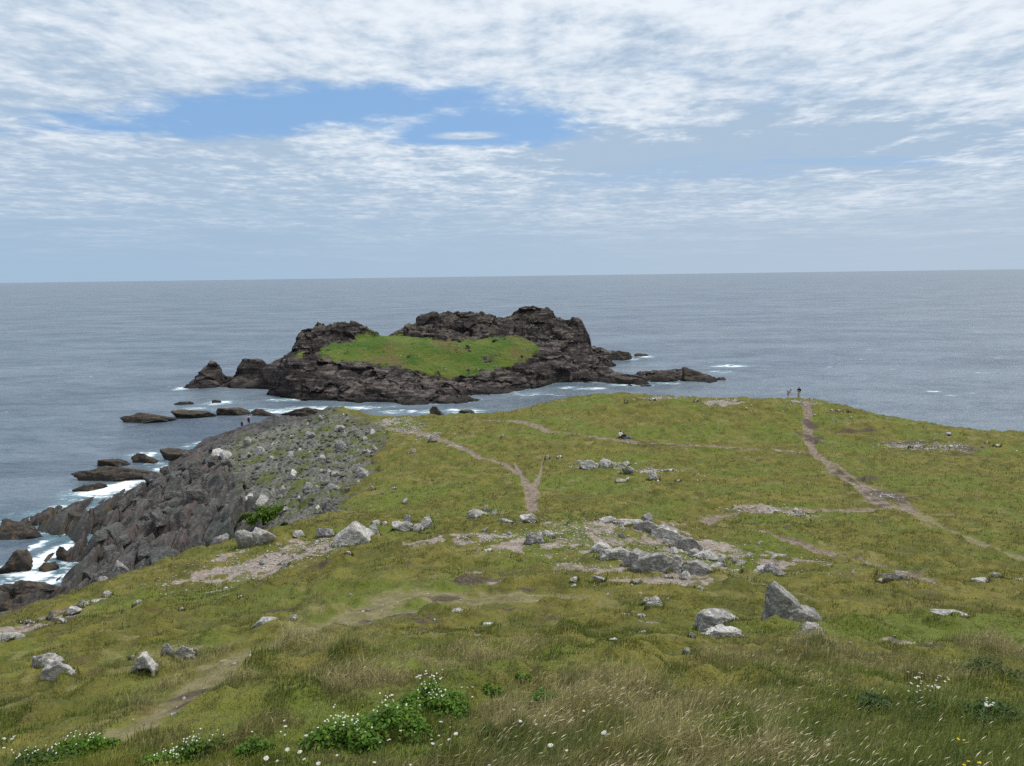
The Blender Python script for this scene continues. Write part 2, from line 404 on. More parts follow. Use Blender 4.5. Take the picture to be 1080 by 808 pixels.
for x, y in [(-130, 200), (-60, 195), (0, 200), (60, 205), (95, 250), (95, 300), (60, 340), (0, 350), (-60, 345), (-110, 300), (-135, 250), (40, 320), (45, 300), (-95, 275)]:
    ic.append(np.array([x, y, -4.0]))
IB = Surf(ic, 2.5)
def GI(px, py):
    p = hit(IB, px, py, 195, 345)
    return p if p is not None else at_depth(px, py, 270)
IGRASS = [GI(*p)[:2] for p in [(322, 371), (345, 364), (380, 357), (440, 355), (470, 360), (500, 358), (545, 354), (572, 368), (566, 379), (545, 385), (505, 394), (478, 401), (450, 399), (425, 391), (400, 386), (388, 378), (350, 377)]]
IGRASS = IGRASS[:3] + [D(391, 353, 282)[:2], D(404, 352, 284)[:2]] + IGRASS[3:]
def island_full(x, y):
    z = IB(x, y); z = np.where(z < .2, .2 + (z - .2) * 2.6, z)
    w = fbm(x, y, 6, 4, 5)
    gr = sstep(1.6, -1.6, poly_sd(x, y, IGRASS) + 5 * w + 3.0 * fbm(x, y, 2.0, 3, 25)) * (.15 + .85 * sstep(.52, .42, fbm(x, y, 3.0, 3, 27)))
    # rock: steep tilted blocks, ledges on the low shelf
    high = sstep(9, 14, z)
    st = 1.5; zz = z + 0.10 * x + 1.2 * w
    led = (np.floor(zz / st) + sstep(0.55, 1.0, zz / st - np.floor(zz / st))) * st - 0.10 * x - 1.2 * w
    rk = (led - z) * 0.8 * (1 - 0.85 * high) * (.5 + sstep(-.2, .2, fbm(x, y, 14, 2, 8)))
    rk = rk + blocks(x, y, 11, 6, R(-12), 2.2, 61, 0.45) + blocks(x, y, 4.2, 2.6, R(-10), 0.75, 67, 0.55) + blocks(x, y, 1.6, 1.1, R(20), 0.26, 77, 0.5)
    rk = rk + high * (blocks(x, y, 15, 10, R(15), 2.6, 91, 0.5) + blocks(x, y, 5, 6, R(-20), 1.6, 93, .5)) + 0.3 * fbm(x, y, 1.5, 4, 55)
    rk = rk * (0.15 + 0.85 * sstep(-1.5, 2.0, z)) * (1 - .82 * sstep(-68, -78, x))
    sf = 1.3 * fbm(x, y, 12, 3, 15) + 0.25 * fbm(x, y, 1.5, 3, 16)
    return z + rk * (1 - gr) + sf * gr, gr
ixs = np.arange(-130, 92, 0.36); iys = np.arange(200, 345, 0.36)
IX, IY = np.meshgrid(ixs, iys)
IZ, IGm = island_full(IX, IY)
iv = np.c_[IX.ravel(), IY.ravel(), IZ.ravel()]
fI = grid_faces(len(iys), len(ixs))
keep = (iv[fI, 2].max(1) > -1.6)
fI = fI[keep]
used = np.unique(fI); remap = np.full(len(iv), -1); remap[used] = np.arange(len(used))
# push the steep rock sideways a little so the faces overhang and break up
P = iv[used]; gm = IGm.ravel()[used]
jx = blocks(P[:, 1], P[:, 2], 4.5, 2.2, 0.1, 1.0, 131, 0.3); jy = blocks(P[:, 0], P[:, 2], 5.5, 2.4, -0.12, 1.6, 141, 0.3)
P = P + np.c_[jx, jy, np.zeros(len(P))] * (1 - gm)[:, None]
island_me = mesh_np('island', P, remap[fI], attrs=dict(grass=gm))

# ------------------------------------------------------------------ sea
def graded(lo, hi, step, far, n):
    return np.r_[lo - np.geomspace(step, far, n)[::-1], np.arange(lo, hi + step, step), hi + step + np.geomspace(step, far, n)]
sx = graded(-125, 125, 1.0, 60000, 34); sy = np.r_[np.array([-3000, -1000, -300, -100, 0, 30.]), np.arange(45, 430, 1.0), 430 + np.geomspace(1.5, 60000, 50)]
SX, SY = np.meshgrid(sx, sy)
FOAM = [  # pixel centre, half widths in px (x, y), strength
    (45, 590, 14, 22, 1.35), (38, 608, 16, 10, 1.3), (58, 612, 10, 12, 1.1), (40, 575, 8, 8, 1.2), (110, 517, 32, 7, 1.35), (135, 510, 16, 7, 1.35), (85, 522, 30, 6, .9), (150, 480, 22, 4, .9), (160, 487, 12, 4, .8), (75, 530, 25, 4, .6),
    (330, 431, 44, 3, 1.0), (300, 434, 30, 2.5, 1.0), (270, 434, 30, 4, .85), (375, 430, 36, 2.2, .9), (420, 434, 28, 2.4, .85), (455, 434, 20, 3, .9), (230, 425, 16, 3, 1.0), (240, 432, 26, 2.5, .8), (205, 431, 20, 2, .8), (250, 421, 20, 4, .5),
    (680, 376, 12, 1.6, 1.0), (665, 379, 12, 1.6, .9), (772, 386, 26, 1.8, .95), (760, 392, 20, 2, .75), (622, 410, 22, 1.6, .95), (600, 409, 26, 2, .75), (660, 406, 22, 2, .95), (700, 404, 20, 2, .8),
    (1045, 393, 18, 1.0, .9), (985, 413, 10, 1.0, .9), (1002, 417, 10, 1.0, .8), (920, 372, 14, .8, .7), (300, 422, 24, 2, .9), (193, 410, 12, 2, 1.0), (495, 434, 24, 4, .85), (560, 416, 40, 3, .65), (650, 396, 90, 5, .45), (890, 395, 40, 4, .45),
    (478, 433, 12, 2, 1.1), (1030, 430, 50, 3, .5), (35, 560, 14, 6, .8), (170, 495, 10, 5, 1.1),
]
foam = np.zeros(SX.shape)
for px, py, wx, wy, s in FOAM:
    c = H(px, py, 0); ex = H(px + wx, py, 0)[0] - c[0]; ey = abs(H(px, py - wy, 0)[1] - c[1])
    d = np.hypot((SX - c[0]) / ex, (SY - c[1]) / ey)
    foam = np.maximum(foam, s * sstep(1.7, 0.25, d))
sel = (SX > -130) & (SX < 100) & (SY > 195) & (SY < 350)
ish = np.full(SX.shape, -9.0); ish[sel] = island_full(SX[sel], SY[sel])[0]
foam = np.maximum(foam, 0.62 * sstep(-2.0, -0.2, ish))
sel = (np.hypot(SX, SY) < 184) & (SY > 40)
ish = np.full(SX.shape, -9.0); ish[sel] = GZ(SX[sel], SY[sel])
foam = np.maximum(foam, 0.68 * sstep(-2.0, -0.1, ish))
sea_me = mesh_np('sea', np.c_[SX.ravel(), SY.ravel(), np.zeros(SX.size)], grid_faces(len(sy), len(sx)), attrs=dict(foam=foam))
# ------------------------------------------------------------------ materials
def rock_colour(k, vec, dark, mid, pale, lich=0.35, sc=1.0):
    n1 = k.noise(vec, 0.5 * sc, 6, 0.65); n2 = k.noise(vec, 2.6 * sc, 6, 0.7); n3 = k.noise(vec, 9.0 * sc, 4, 0.7)
    c = k.mix(k.step(n1, 0.35, 0.65), dark, mid)
    c = k.mix(k.math('MULTIPLY', k.step(n2, 0.5, 0.68), lich), c, pale)
    c = k.mix(k.step(n3, 0.58, 0.75, 0, 0.35), c, tuple(v * 0.45 for v in dark))
    ck = k.noise(k.mapping(vec, (1, 1, 2.2), (.4, .3, 0), (5, 3, 8)), 1.3 * sc, 5, 0.6)
    c = k.mix(k.step(k.math('ABSOLUTE', k.math('SUBTRACT', ck, .5)), .016, .002, 0, .8), c, tuple(v * 0.3 for v in dark))
    return c, n1, n2, n3

def mat_ground():
    k = NT('headland turf and rock'); tc = k.n('ShaderNodeTexCoord').outputs['Object']
    geo = k.n('ShaderNodeNewGeometry'); posz = k.n('ShaderNodeSeparateXYZ', {0: geo.outputs['Position']}).outputs[2]
    at = {a: k.attr(a).outputs['Fac'] for a in ('rock', 'scree', 'path', 'gravel', 'peat')}
    nA = k.noise(tc, 0.11, 5, 0.6); nB = k.noise(tc, 0.45, 5, 0.65); nC = k.noise(tc, 2.2, 4, 0.7); nD = k.noise(tc, 9.0, 3, 0.7)
    flat = k.mapping(tc, (1, 1, 0.3))
    g = k.mix(k.step(nB, 0.38, 0.62), (0.098, 0.098, 0.018), (0.170, 0.148, 0.032))
    g = k.mix(k.step(nA, 0.46, 0.62, 0, .8), g, (0.110, 0.145, 0.020))
    g = k.mix(k.step(nC, 0.5, 0.72, 0, .75), g, (0.052, 0.068, 0.012))
    g = k.mix(k.step(k.noise(k.mapping(tc, (1, 1, 1), (0, 0, .5), (31, 7, 2)), 0.8, 5, 0.7), 0.55, 0.68, 0, .7), g, (0.105, 0.072, 0.032))
    g = k.mix(k.step(k.noise(k.mapping(tc, (1, 1, 1), (0, 0, .2), (11, 70, 2)), 0.3, 5, 0.7), 0.56, 0.68, 0, .75), g, (0.215, 0.190, 0.080))
    g = k.mix(k.step(nD, 0.5, 0.8, 0, .6), g, (0.04, 0.045, 0.012))
    # bare soil
    p = k.mix(k.step(nC, 0.4, 0.62), (0.120, 0.085, 0.058), (0.245, 0.195, 0.145))
    p = k.mix(k.step(nD, 0.52, 0.7, 0, .8), p, (0.36, 0.31, 0.26))
    p = k.mix(k.step(nB, 0.58, 0.68, 0, .6), p, (0.075, 0.055, 0.042))
    # stony patches
    vo = k.n('ShaderNodeTexVoronoi', {'Vector': tc, 'Scale': 5.5, 'Randomness': 1.0}); vc = k.n('ShaderNodeSeparateColor', {0: vo.outputs['Color']}).outputs[0]
    s = k.mix(vc, (0.14, 0.122, 0.108), (0.46, 0.41, 0.37))
    s = k.mix(k.step(vo.outputs['Distance'], 0.06, 0.12, 0, .5), s, (0.24, 0.185, 0.145))
    s = k.mix(k.step(nC, 0.52, 0.62, 0, .85), s, (0.24, 0.18, 0.14))
    s = k.mix(k.step(nB, 0.53, 0.60, 0, .8), s, (0.10, 0.105, 0.02))
    # cliff rock, paler and weedy on the scree
    rc, r1, r2, r3 = rock_colour(k, k.mapping(tc, (.9, .7, 1.4), (0, 0, R(12))), (0.034, 0.031, 0.031), (0.105, 0.097, 0.091), (0.25, 0.24, 0.22), 0.6, 1.0)
    rc = k.mix(k.step(k.noise(tc, 0.13, 4, .6), 0.52, 0.64, 0, .7), rc, (0.105, 0.078, 0.072))
    rc = k.mix(k.step(k.noise(k.mapping(tc, loc=(9, 3, 1)), 0.16, 4, .6), 0.52, 0.64, 0, .6), rc, (0.072, 0.085, 0.072))
    upn = k.n('ShaderNodeSeparateXYZ', {0: geo.outputs['Normal']}).outputs[2]
    sc = k.mix(k.step(r2, 0.35, 0.62), (0.070, 0.068, 0.058), (0.205, 0.20, 0.175))
    sc = k.mix(k.math('MULTIPLY', k.step(k.noise(tc, .22, 5, .65), 0.44, 0.58), k.step(upn, 0.4, 0.8)), sc, (0.090, 0.105, 0.026))
    sc = k.mix(k.step(r3, 0.55, 0.72, 0, .7), sc, (0.05, 0.045, 0.04))
    rc = k.mix(at['scree'], rc, sc)
    wet = k.step(k.math('ADD', posz, k.math('MULTIPLY', nA, 2.2)), 3.6, 1.6)
    rc = k.mix(k.math('MULTIPLY', wet, .75), rc, (0.022, 0.020, 0.018))
    rc = k.mix(k.math('MULTIPLY', wet, k.step(nB, 0.54, 0.66, 0, .7)), rc, (0.10, 0.065, 0.028))
    mat_ = k.mix(k.step(nC, .4, .62), (0.155, 0.135, 0.060), (0.205, 0.180, 0.085))
    p = k.mix(k.step(at['path'], .55, .8), mat_, p)
    pm = k.step(k.math('ADD', at['path'], k.math('MULTIPLY', k.math('SUBTRACT', k.math('ADD', k.math('MULTIPLY', nC, .5), k.math('MULTIPLY', nB, .5)), .5), 1.6)), 0.25, 0.7)
    c = k.mix(pm, g, p)
    c = k.mix(k.step(k.math('ADD', at['gravel'], k.math('MULTIPLY', k.math('SUBTRACT', k.math('ADD', k.math('MULTIPLY', nC, .5), k.math('MULTIPLY', nB, .5)), .5), 2.2)), 0.35, 0.7), c, s)
    c = k.mix(k.math('MULTIPLY', at['peat'], .9), c, k.mix(k.step(nD, .4, .65), (.040, .029, .022), (.115, .085, .062)))
    c = k.mix(at['rock'], c, rc)
    hgt = k.math('ADD', k.math('MULTIPLY', nC, .6), k.math('MULTIPLY', nD, .4))
    b = k.bump(hgt, 0.9, 0.25); b = k.bump(k.noise(tc, 30, 3, .7), 0.5, 0.03, b)
    rough = k.math('SUBTRACT', 0.95, k.math('MULTIPLY', k.math('MULTIPLY', wet, at['rock']), 0.45))
    bs = k.n('ShaderNodeBsdfPrincipled', {'Base Color': c, 'Roughness': rough, 'Normal': b, 'Specular IOR Level': 0.25})
    return k.out(bs.outputs[0])

def mat_island():
    k = NT('island rock and turf'); tc = k.n('ShaderNodeTexCoord').outputs['Object']
    geo = k.n('ShaderNodeNewGeometry'); posz = k.n('ShaderNodeSeparateXYZ', {0: geo.outputs['Position']}).outputs[2]
    up = k.n('ShaderNodeSeparateXYZ', {0: geo.outputs['Normal']}).outputs[2]
    rc, r1, r2, r3 = rock_colour(k, k.mapping(tc, (.5, .5, 2.2), (0, R(7), 0)), (0.026, 0.021, 0.021), (0.086, 0.069, 0.064), (0.175, 0.158, 0.148), 0.5, 0.6)
    rc = k.mix(k.math('MULTIPLY', k.step(up, 0.6, 0.9), k.step(k.noise(tc, .3, 5, .7), .42, .6, 0, .75)), rc, (0.22, 0.185, 0.165))
    rc = k.mix(k.math('MULTIPLY', k.math('MULTIPLY', k.step(up, 0.7, 0.92), k.step(posz, 9, 14)), k.step(r1, .45, .6, 0, .7)), rc, (0.10, 0.095, 0.04))
    st = k.noise(k.mapping(tc, (.16, .16, 2.6), (R(4), R(9), 0)), 0.9, 5, .6, .4)
    rc = k.mix(k.step(st, .50, .40, 0, .75), rc, (0.018, 0.015, 0.016)); rc = k.mix(k.step(st, .58, .68, 0, .5), rc, (0.20, 0.175, 0.16))
    wet = k.step(k.math('ADD', posz, k.math('MULTIPLY', r1, 2.0)), 3.2, 1.4, 0, .8)
    rc = k.mix(wet, rc, (0.018, 0.016, 0.015))
    rc = k.mix(k.math('MULTIPLY', wet, k.step(r2, .56, .66, 0, .6)), rc, (0.09, 0.06, 0.03))
    nB = k.noise(tc, 0.09, 5, .6); nC = k.noise(tc, 0.9, 5, .75)
    g = k.mix(k.step(nB, .4, .62), (0.066, 0.128, 0.015), (0.130, 0.160, 0.028))
    g = k.mix(k.step(k.noise(tc, .06, 4, .6), .53, .62, 0, .75), g, (0.150, 0.115, 0.045))
    g = k.mix(k.step(nC, .52, .7, 0, .7), g, (0.040, 0.066, 0.012))
    vs = k.n('ShaderNodeTexVoronoi', {'Vector': tc, 'Scale': .55}).outputs['Distance']
    g = k.mix(k.math('MULTIPLY', k.step(vs, .16, .10), k.step(k.noise(tc, .05, 3, .5), .5, .6)), g, (0.30, 0.28, 0.25))
    gm = k.math('MULTIPLY', k.attr('grass').outputs['Fac'], k.step(up, .35, .6))
    c = k.mix(k.step(k.math('ADD', gm, k.math('MULTIPLY', k.math('SUBTRACT', nC, .5), .8)), .35, .6), rc, g)
    b = k.bump(k.math('ADD', k.math('ADD', r2, nC), st), 1.0, 0.9)
    return k.out(k.n('ShaderNodeBsdfPrincipled', {'Base Color': c, 'Roughness': 0.9, 'Normal': b, 'Specular IOR Level': 0.2}).outputs[0])

def mat_sea():
    k = NT('grey blue sea'); tc = k.n('ShaderNodeTexCoord').outputs['Object']
    w = k.mapping(tc, (0.55, 1.0, 1.0), (0, 0, R(-14)))
    n1 = k.noise(w, 0.05, 3, .5, .3); n2 = k.noise(w, 0.17, 4, .6, .4); n3 = k.noise(w, 0.75, 4, .6, .3)
    big = k.noise(k.mapping(tc, (.35, 1, 1), (0, 0, R(-6))), 0.006, 5, .6)
    hgt = k.math('ADD', k.math('ADD', k.math('MULTIPLY', n1, 3.2), k.math('MULTIPLY', n2, 2.1)), k.math('MULTIPLY', n3, k.math('ADD', .55, k.math('MULTIPLY', big, .9))))
    b = k.bump(hgt, 1.0, 1.0)
    fa = k.attr('foam').outputs['Fac']
    fn = k.noise(k.mapping(tc, (.45, 1, 1), (0, 0, R(15))), 0.55, 7, .72, .8)
    fm = k.step(k.math('ADD', k.math('MULTIPLY', fa, .62), k.math('MULTIPLY', k.math('SUBTRACT', fn, .5), 1.9)), .42, .74)
    # whitecaps: short crests scattered by the wind
    cap = k.math('MULTIPLY', k.step(k.noise(k.mapping(tc, (.42, 1.25, 1), (0, 0, R(-10))), 0.19, 3, .55, .2), .70, .75), k.step(fn, .42, .6))
    fm = k.math('MAXIMUM', fm, k.math('MULTIPLY', cap, .8))
    deep = k.mix(k.step(big, .35, .65), (0.074, 0.110, 0.158), (0.112, 0.146, 0.184))
    sh = k.mix(k.step(fa, .3, 1.0, 0, .9), deep, (0.13, 0.29, 0.33))
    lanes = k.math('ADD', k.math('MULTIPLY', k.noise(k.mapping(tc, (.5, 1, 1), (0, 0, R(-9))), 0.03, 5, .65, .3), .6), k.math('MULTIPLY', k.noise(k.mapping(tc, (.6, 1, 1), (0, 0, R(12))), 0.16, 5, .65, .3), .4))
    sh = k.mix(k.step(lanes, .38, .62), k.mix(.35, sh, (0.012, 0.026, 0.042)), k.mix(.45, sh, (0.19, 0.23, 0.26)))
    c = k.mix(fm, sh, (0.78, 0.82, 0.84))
    ro = k.math('ADD', .30, k.math('MULTIPLY', fm, .6))
    return k.out(k.n('ShaderNodeBsdfPrincipled', {'Base Color': c, 'Roughness': ro, 'IOR': 1.33, 'Normal': b}).outputs[0])

def mat_rock(name, dark, mid, pale, lich, sc=2.2, bump=.05, wetline=False):
    k = NT(name); tc = k.n('ShaderNodeTexCoord').outputs['Object']
    oi = k.n('ShaderNodeObjectInfo'); r = oi.outputs['Random']
    off = k.n('ShaderNodeCombineXYZ', {0: k.math('MULTIPLY', r, 37.0), 1: k.math('MULTIPLY', r, 91.0), 2: k.math('MULTIPLY', r, 53.0)}).outputs[0]
    geo = k.n('ShaderNodeNewGeometry')
    vec = k.n('ShaderNodeVectorMath', {0: geo.outputs['Position'], 1: off}, operation='ADD').outputs[0]
    vec = k.mapping(vec, (1, 1, 1.5), (R(25), R(15), 0))
    c, n1, n2, n3 = rock_colour(k, vec, dark, mid, pale, lich, sc)
    c = k.mix(k.step(k.noise(vec, 1.7 * sc, 6, .68), .52, .60, 0, lich * .8), c, pale)
    c = k.mix(k.step(k.noise(k.mapping(vec, (2.2, 2.2, .5), (.2, .5, 0)), .9 * sc, 5, .65), .55, .66, 0, .55), c, tuple(v * .7 for v in dark))
    if wetline:
        pz = k.n('ShaderNodeSeparateXYZ', {0: geo.outputs['Position']}).outputs[2]
        wet = k.step(k.math('ADD', pz, n1), 1.5, 0.7, 0, .85)
        c = k.mix(wet, c, (0.018, 0.017, 0.016))
        c = k.mix(k.step(k.noise(vec, .9, 5, .6), .52, .64, 0, .75), c, (0.115, 0.078, 0.036))
    c = k.mix(k.math('MULTIPLY', k.math('SUBTRACT', r, .5), .5), c, tuple(min(1, v * 1.5) for v in mid))
    b = k.bump(k.math('ADD', n2, k.math('MULTIPLY', n3, .5)), 1.0, bump); b = k.bump(k.noise(vec, 14, 3, .6), .35, bump * .25, b)
    return k.out(k.n('ShaderNodeBsdfPrincipled', {'Base Color': c, 'Roughness': .9, 'Normal': b, 'Specular IOR Level': .25}).outputs[0])

def mat_tint(name, trans=0.3, rough=.7, soft=.4):
    k = NT(name); t = k.attr('tint').outputs['Color']
    nv = k.n('ShaderNodeVectorMath', {0: k.n('ShaderNodeNewGeometry').outputs['Normal'], 'Scale': soft}, operation='SCALE').outputs[0]
    nv = k.n('ShaderNodeVectorMath', {0: nv, 1: (0, 0, 1)}, operation='ADD').outputs[0]
    nv = k.n('ShaderNodeVectorMath', {0: nv}, operation='NORMALIZE').outputs[0]
    d = k.n('ShaderNodeBsdfPrincipled', {'Base Color': t, 'Roughness': rough, 'Specular IOR Level': .15, 'Normal': nv}).outputs[0]
    tr = k.n('ShaderNodeBsdfTranslucent', {'Color': t}).outputs[0]
    return k.out(k.n('ShaderNodeMixShader', {0: trans, 1: d, 2: tr}).outputs[0])

def mat_plain(name, col, rough=.8, var=.25, sc=12.0):
    k = NT(name); tc = k.n('ShaderNodeTexCoord').outputs['Object']
    n = k.noise(tc, sc, 3, .6)
    c = k.mix(k.step(n, .35, .65), tuple(v * (1 - var) for v in col), tuple(min(1, v * (1 + var)) for v in col))
    return k.out(k.n('ShaderNodeBsdfPrincipled', {'Base Color': c, 'Roughness': rough, 'Specular IOR Level': .2}).outputs[0])

M_ground, M_island, M_sea = mat_ground(), mat_island(), mat_sea()
M_pale = mat_rock('pale lichened stone', (0.20, 0.19, 0.175), (0.43, 0.41, 0.38), (0.66, 0.64, 0.60), .85, 2.2, .09)
M_grey = mat_rock('grey stone', (0.13, 0.124, 0.118), (0.29, 0.278, 0.262), (0.54, 0.52, 0.48), .65, 2.0, .09)
M_white = mat_rock('white quartz stone', (0.27, 0.258, 0.24), (0.50, 0.48, 0.45), (0.70, 0.685, 0.65), .8, 2.6, .08)
M_dark = mat_rock('dark cliff stone', (0.028, 0.026, 0.026), (0.092, 0.085, 0.080), (0.25, 0.24, 0.22), .45, .8, .2)
M_seark = mat_rock('wet weedy sea rock', (0.026, 0.024, 0.022), (0.060, 0.050, 0.042), (0.12, 0.105, 0.085), .4, .8, .15, True)
tag(link('ground', ground_me, M_ground), kind='structure')
tag(link('island', island_me, M_island), kind='structure')
tag(link('sea', sea_me, M_sea), kind='structure')
# ------------------------------------------------------------------ rocks
def rock_shape(seed, sub=5, planes=11, rough=.06, flat=0.0, custom=None, undercut=False, ax=None, layers=5.5):
    r = np.random.default_rng(seed)
    bm = bmesh.new(); bmesh.ops.create_icosphere(bm, subdivisions=sub, radius=1)
    v = np.array([p.co[:] for p in bm.verts]); F = np.array([[q.index for q in f.verts] for f in bm.faces]); bm.free()
    if custom is None:
        n = r.normal(size=(planes, 3)); n /= np.linalg.norm(n, axis=1)[:, None]; d = r.uniform(.62, 1.0, planes)
    else:
        q = np.array(custom, float); n = q[:, :3] / np.linalg.norm(q[:, :3], axis=1)[:, None]; d = q[:, 3]
    dots = v @ n.T
    rr = np.where(dots > 1e-3, d / np.maximum(dots, 1e-3), 9.0)
    rad = np.minimum(rr.min(1), 1.5)
    p = v * rad[:, None]
    o = seed * 3.7
    ns = fbm(p[:, 0] * 1.0 + p[:, 2] * .7 + o, p[:, 1] + p[:, 2] * .6 - o, .55, 4, seed)
    cr = blocks(p[:, 0] + .4 * p[:, 2] + o, p[:, 1] * .6 + p[:, 2], .55, .33, .4, 1.0, seed + 3, .3)
    ax = np.array([r.uniform(-.5, .5), r.uniform(-.3, .3), 1.0]) if ax is None else np.array(ax); q_ = p @ (ax / np.linalg.norm(ax)) * layers + 1.2 * ns; lay = q_ - np.floor(q_)
    fine = blocks(p[:, 0] - .5 * p[:, 2] + o, p[:, 1] + .8 * p[:, 2], .2, .13, .9, 1.0, seed + 8, .4)
    p = p * (1 + rough * (2.2 * ns + 1.2 * cr + .5 * fine + .55 * (sstep(0, .8, lay) - sstep(.85, 1.0, lay) - .3)))[:, None]
    if undercut:
        k = sstep(.15, -.35, p[:, 2]) * sstep(.2, -.5, p[:, 1]) * sstep(.75, .3, np.abs(p[:, 0] - .1))
        p[:, 1] += 1.0 * k; p[:, 2] += .15 * k
    lo = p.min(0); hi = p.max(0)
    p = (p - lo) / (hi - lo); p[:, :2] -= .5
    return p, F
_rc = {}
def rock_me(seed, mat, **kw):
    key = (seed, mat.name)
    if key not in _rc:
        p, F = rock_shape(seed, **kw)
        me = mesh_np('rock', p, F); me.materials.append(mat); _rc[key] = me
    return _rc[key]

def put_rock(name, me, pos, size, rot=(0, 0, 0), sink=.25, label=None, group=None, cat='rock'):
    o = link(name, me)
    w, d, h = size
    hh = h / (1 - sink)
    o.scale = (w, d, hh)
    o.rotation_euler = rot
    o.location = (pos[0], pos[1], pos[2] - hh * sink)
    tag(o, label, cat, group)
    return o

PX = 1 / FPX
BASES = []
def photo_rock(px, py, wpx, hpx, mat, seed, label, name='rock', rz=0.0, tilt=0.0, depth=.62, sink=.28, group=None, cat='rock', **kw):
    g = hit(BASE, px, py, 6, 190)
    if g is None: g = at_depth(px, py, 120)
    w = wpx * g[1] * PX; d = w * depth
    rv = ray(px, py); rv = rv / np.linalg.norm(rv); sn = -rv[2]; cs = math.sqrt(1 - sn * sn)
    hv = hpx * g[1] * PX * 1.08
    h = max((hv - .62 * d * sn) / cs, .38 * hv)         # the top is seen at a slant, so part of the seen height is depth
    x, y = g[0] * (1 + .4 * d / g[1]), g[1] + .4 * d
    ca, sa = abs(math.cos(rz)), abs(math.sin(rz))
    size = (w / (ca + sa * depth), w / (ca + sa * depth) * depth, h) if sa > .2 else (w, d, h)
    zz = GZ([x, x - w * .3, x + w * .3, x], [y, y, y, y - d * .3])
    BASES.append((x, y, w, d))
    return put_rock(name, rock_me(seed, mat, **kw), (x, y, float(zz.mean())), size, (0, tilt, rz), sink, label, group, cat)

D2_ = mat_rock('grey green cliff stone', (0.055, 0.058, 0.052), (0.105, 0.108, 0.098), (0.20, 0.20, 0.18), .45, 1.1, .12)
P_, G_, W_, K_ = M_pale, M_grey, M_white, M_dark
# the tall split boulder: a steep wedge and the lower lichened slab leaning on it
WEDGE = [(-1, 0, .10, .52), (.62, -.12, .78, .50), (.2, -1, .10, .50), (-.1, 1, .2, .55), (.95, .1, .2, .75), (0, 0, -1, 1.0), (-.6, .1, .8, .86), (-.5, -.8, .25, .62), (.8, -.7, .15, .80)]
SLABB = [(-1, 0, .1, .7), (.45, -.25, .85, .48), (.1, -1, .25, .55), (0, 1, .1, .6), (1, 0, .3, 1.0), (0, 0, -1, .8), (.5, -.8, .5, .75), (-.3, .2, .9, .5)]
big = photo_rock(827, 656, 46, 46, G_, 901, 'tall grey wedge boulder with a sheer face and sloping top in the grass', 'boulder', depth=.75, sink=.22, cat='boulder', sub=5, custom=WEDGE, rough=.03)
sl = link('slab', rock_me(902, G_, sub=5, custom=SLABB, rough=.06)); sl.parent = big; sl.location = (.42, -.22, .05); sl.scale = (1.05, .8, .5); sl['label'] = 'low slab pale with lichen'
OUT1 = [(-.3, -1, .12, .55), (.2, -.95, .3, .6), (.35, .2, .9, .55), (-.5, .1, .85, .58), (.95, -.2, .3, .85), (-1, 0, .2, .9), (0, 1, .3, .6), (0, 0, -1, .7), (.5, -.7, .5, .72), (-.6, -.6, .5, .74)]
OUT2 = [(.1, -1, .25, .5), (-.6, -.75, .2, .66), (.15, -.2, .95, .45), (.7, .1, .7, .62), (-.7, .1, .72, .7), (1, .2, .1, .95), (-1, 0, .15, .9), (.1, 1, .3, .55), (0, 0, -1, .7)]
FLAT = [(-1, -.2, .12, .62), (-.1, -1, .28, .5), (.1, -.05, 1, .42), (.55, -.1, .85, .52), (.9, -.5, .3, .78), (1, .3, .2, .85), (0, 1, .2, .6), (0, 0, -1, .7), (.5, -.85, .35, .66), (-.5, .2, .85, .6)]
DOME = [(-.85, 0, .5, .8), (.9, 0, .45, .85), (-.35, -.2, .9, .55), (.4, -.1, .9, .56), (0, -1, .35, .6), (.55, -.8, .3, .68), (-.6, -.8, .25, .68), (0, 1, .3, .65), (0, 0, -1, .7), (.05, 0, 1, .54)]
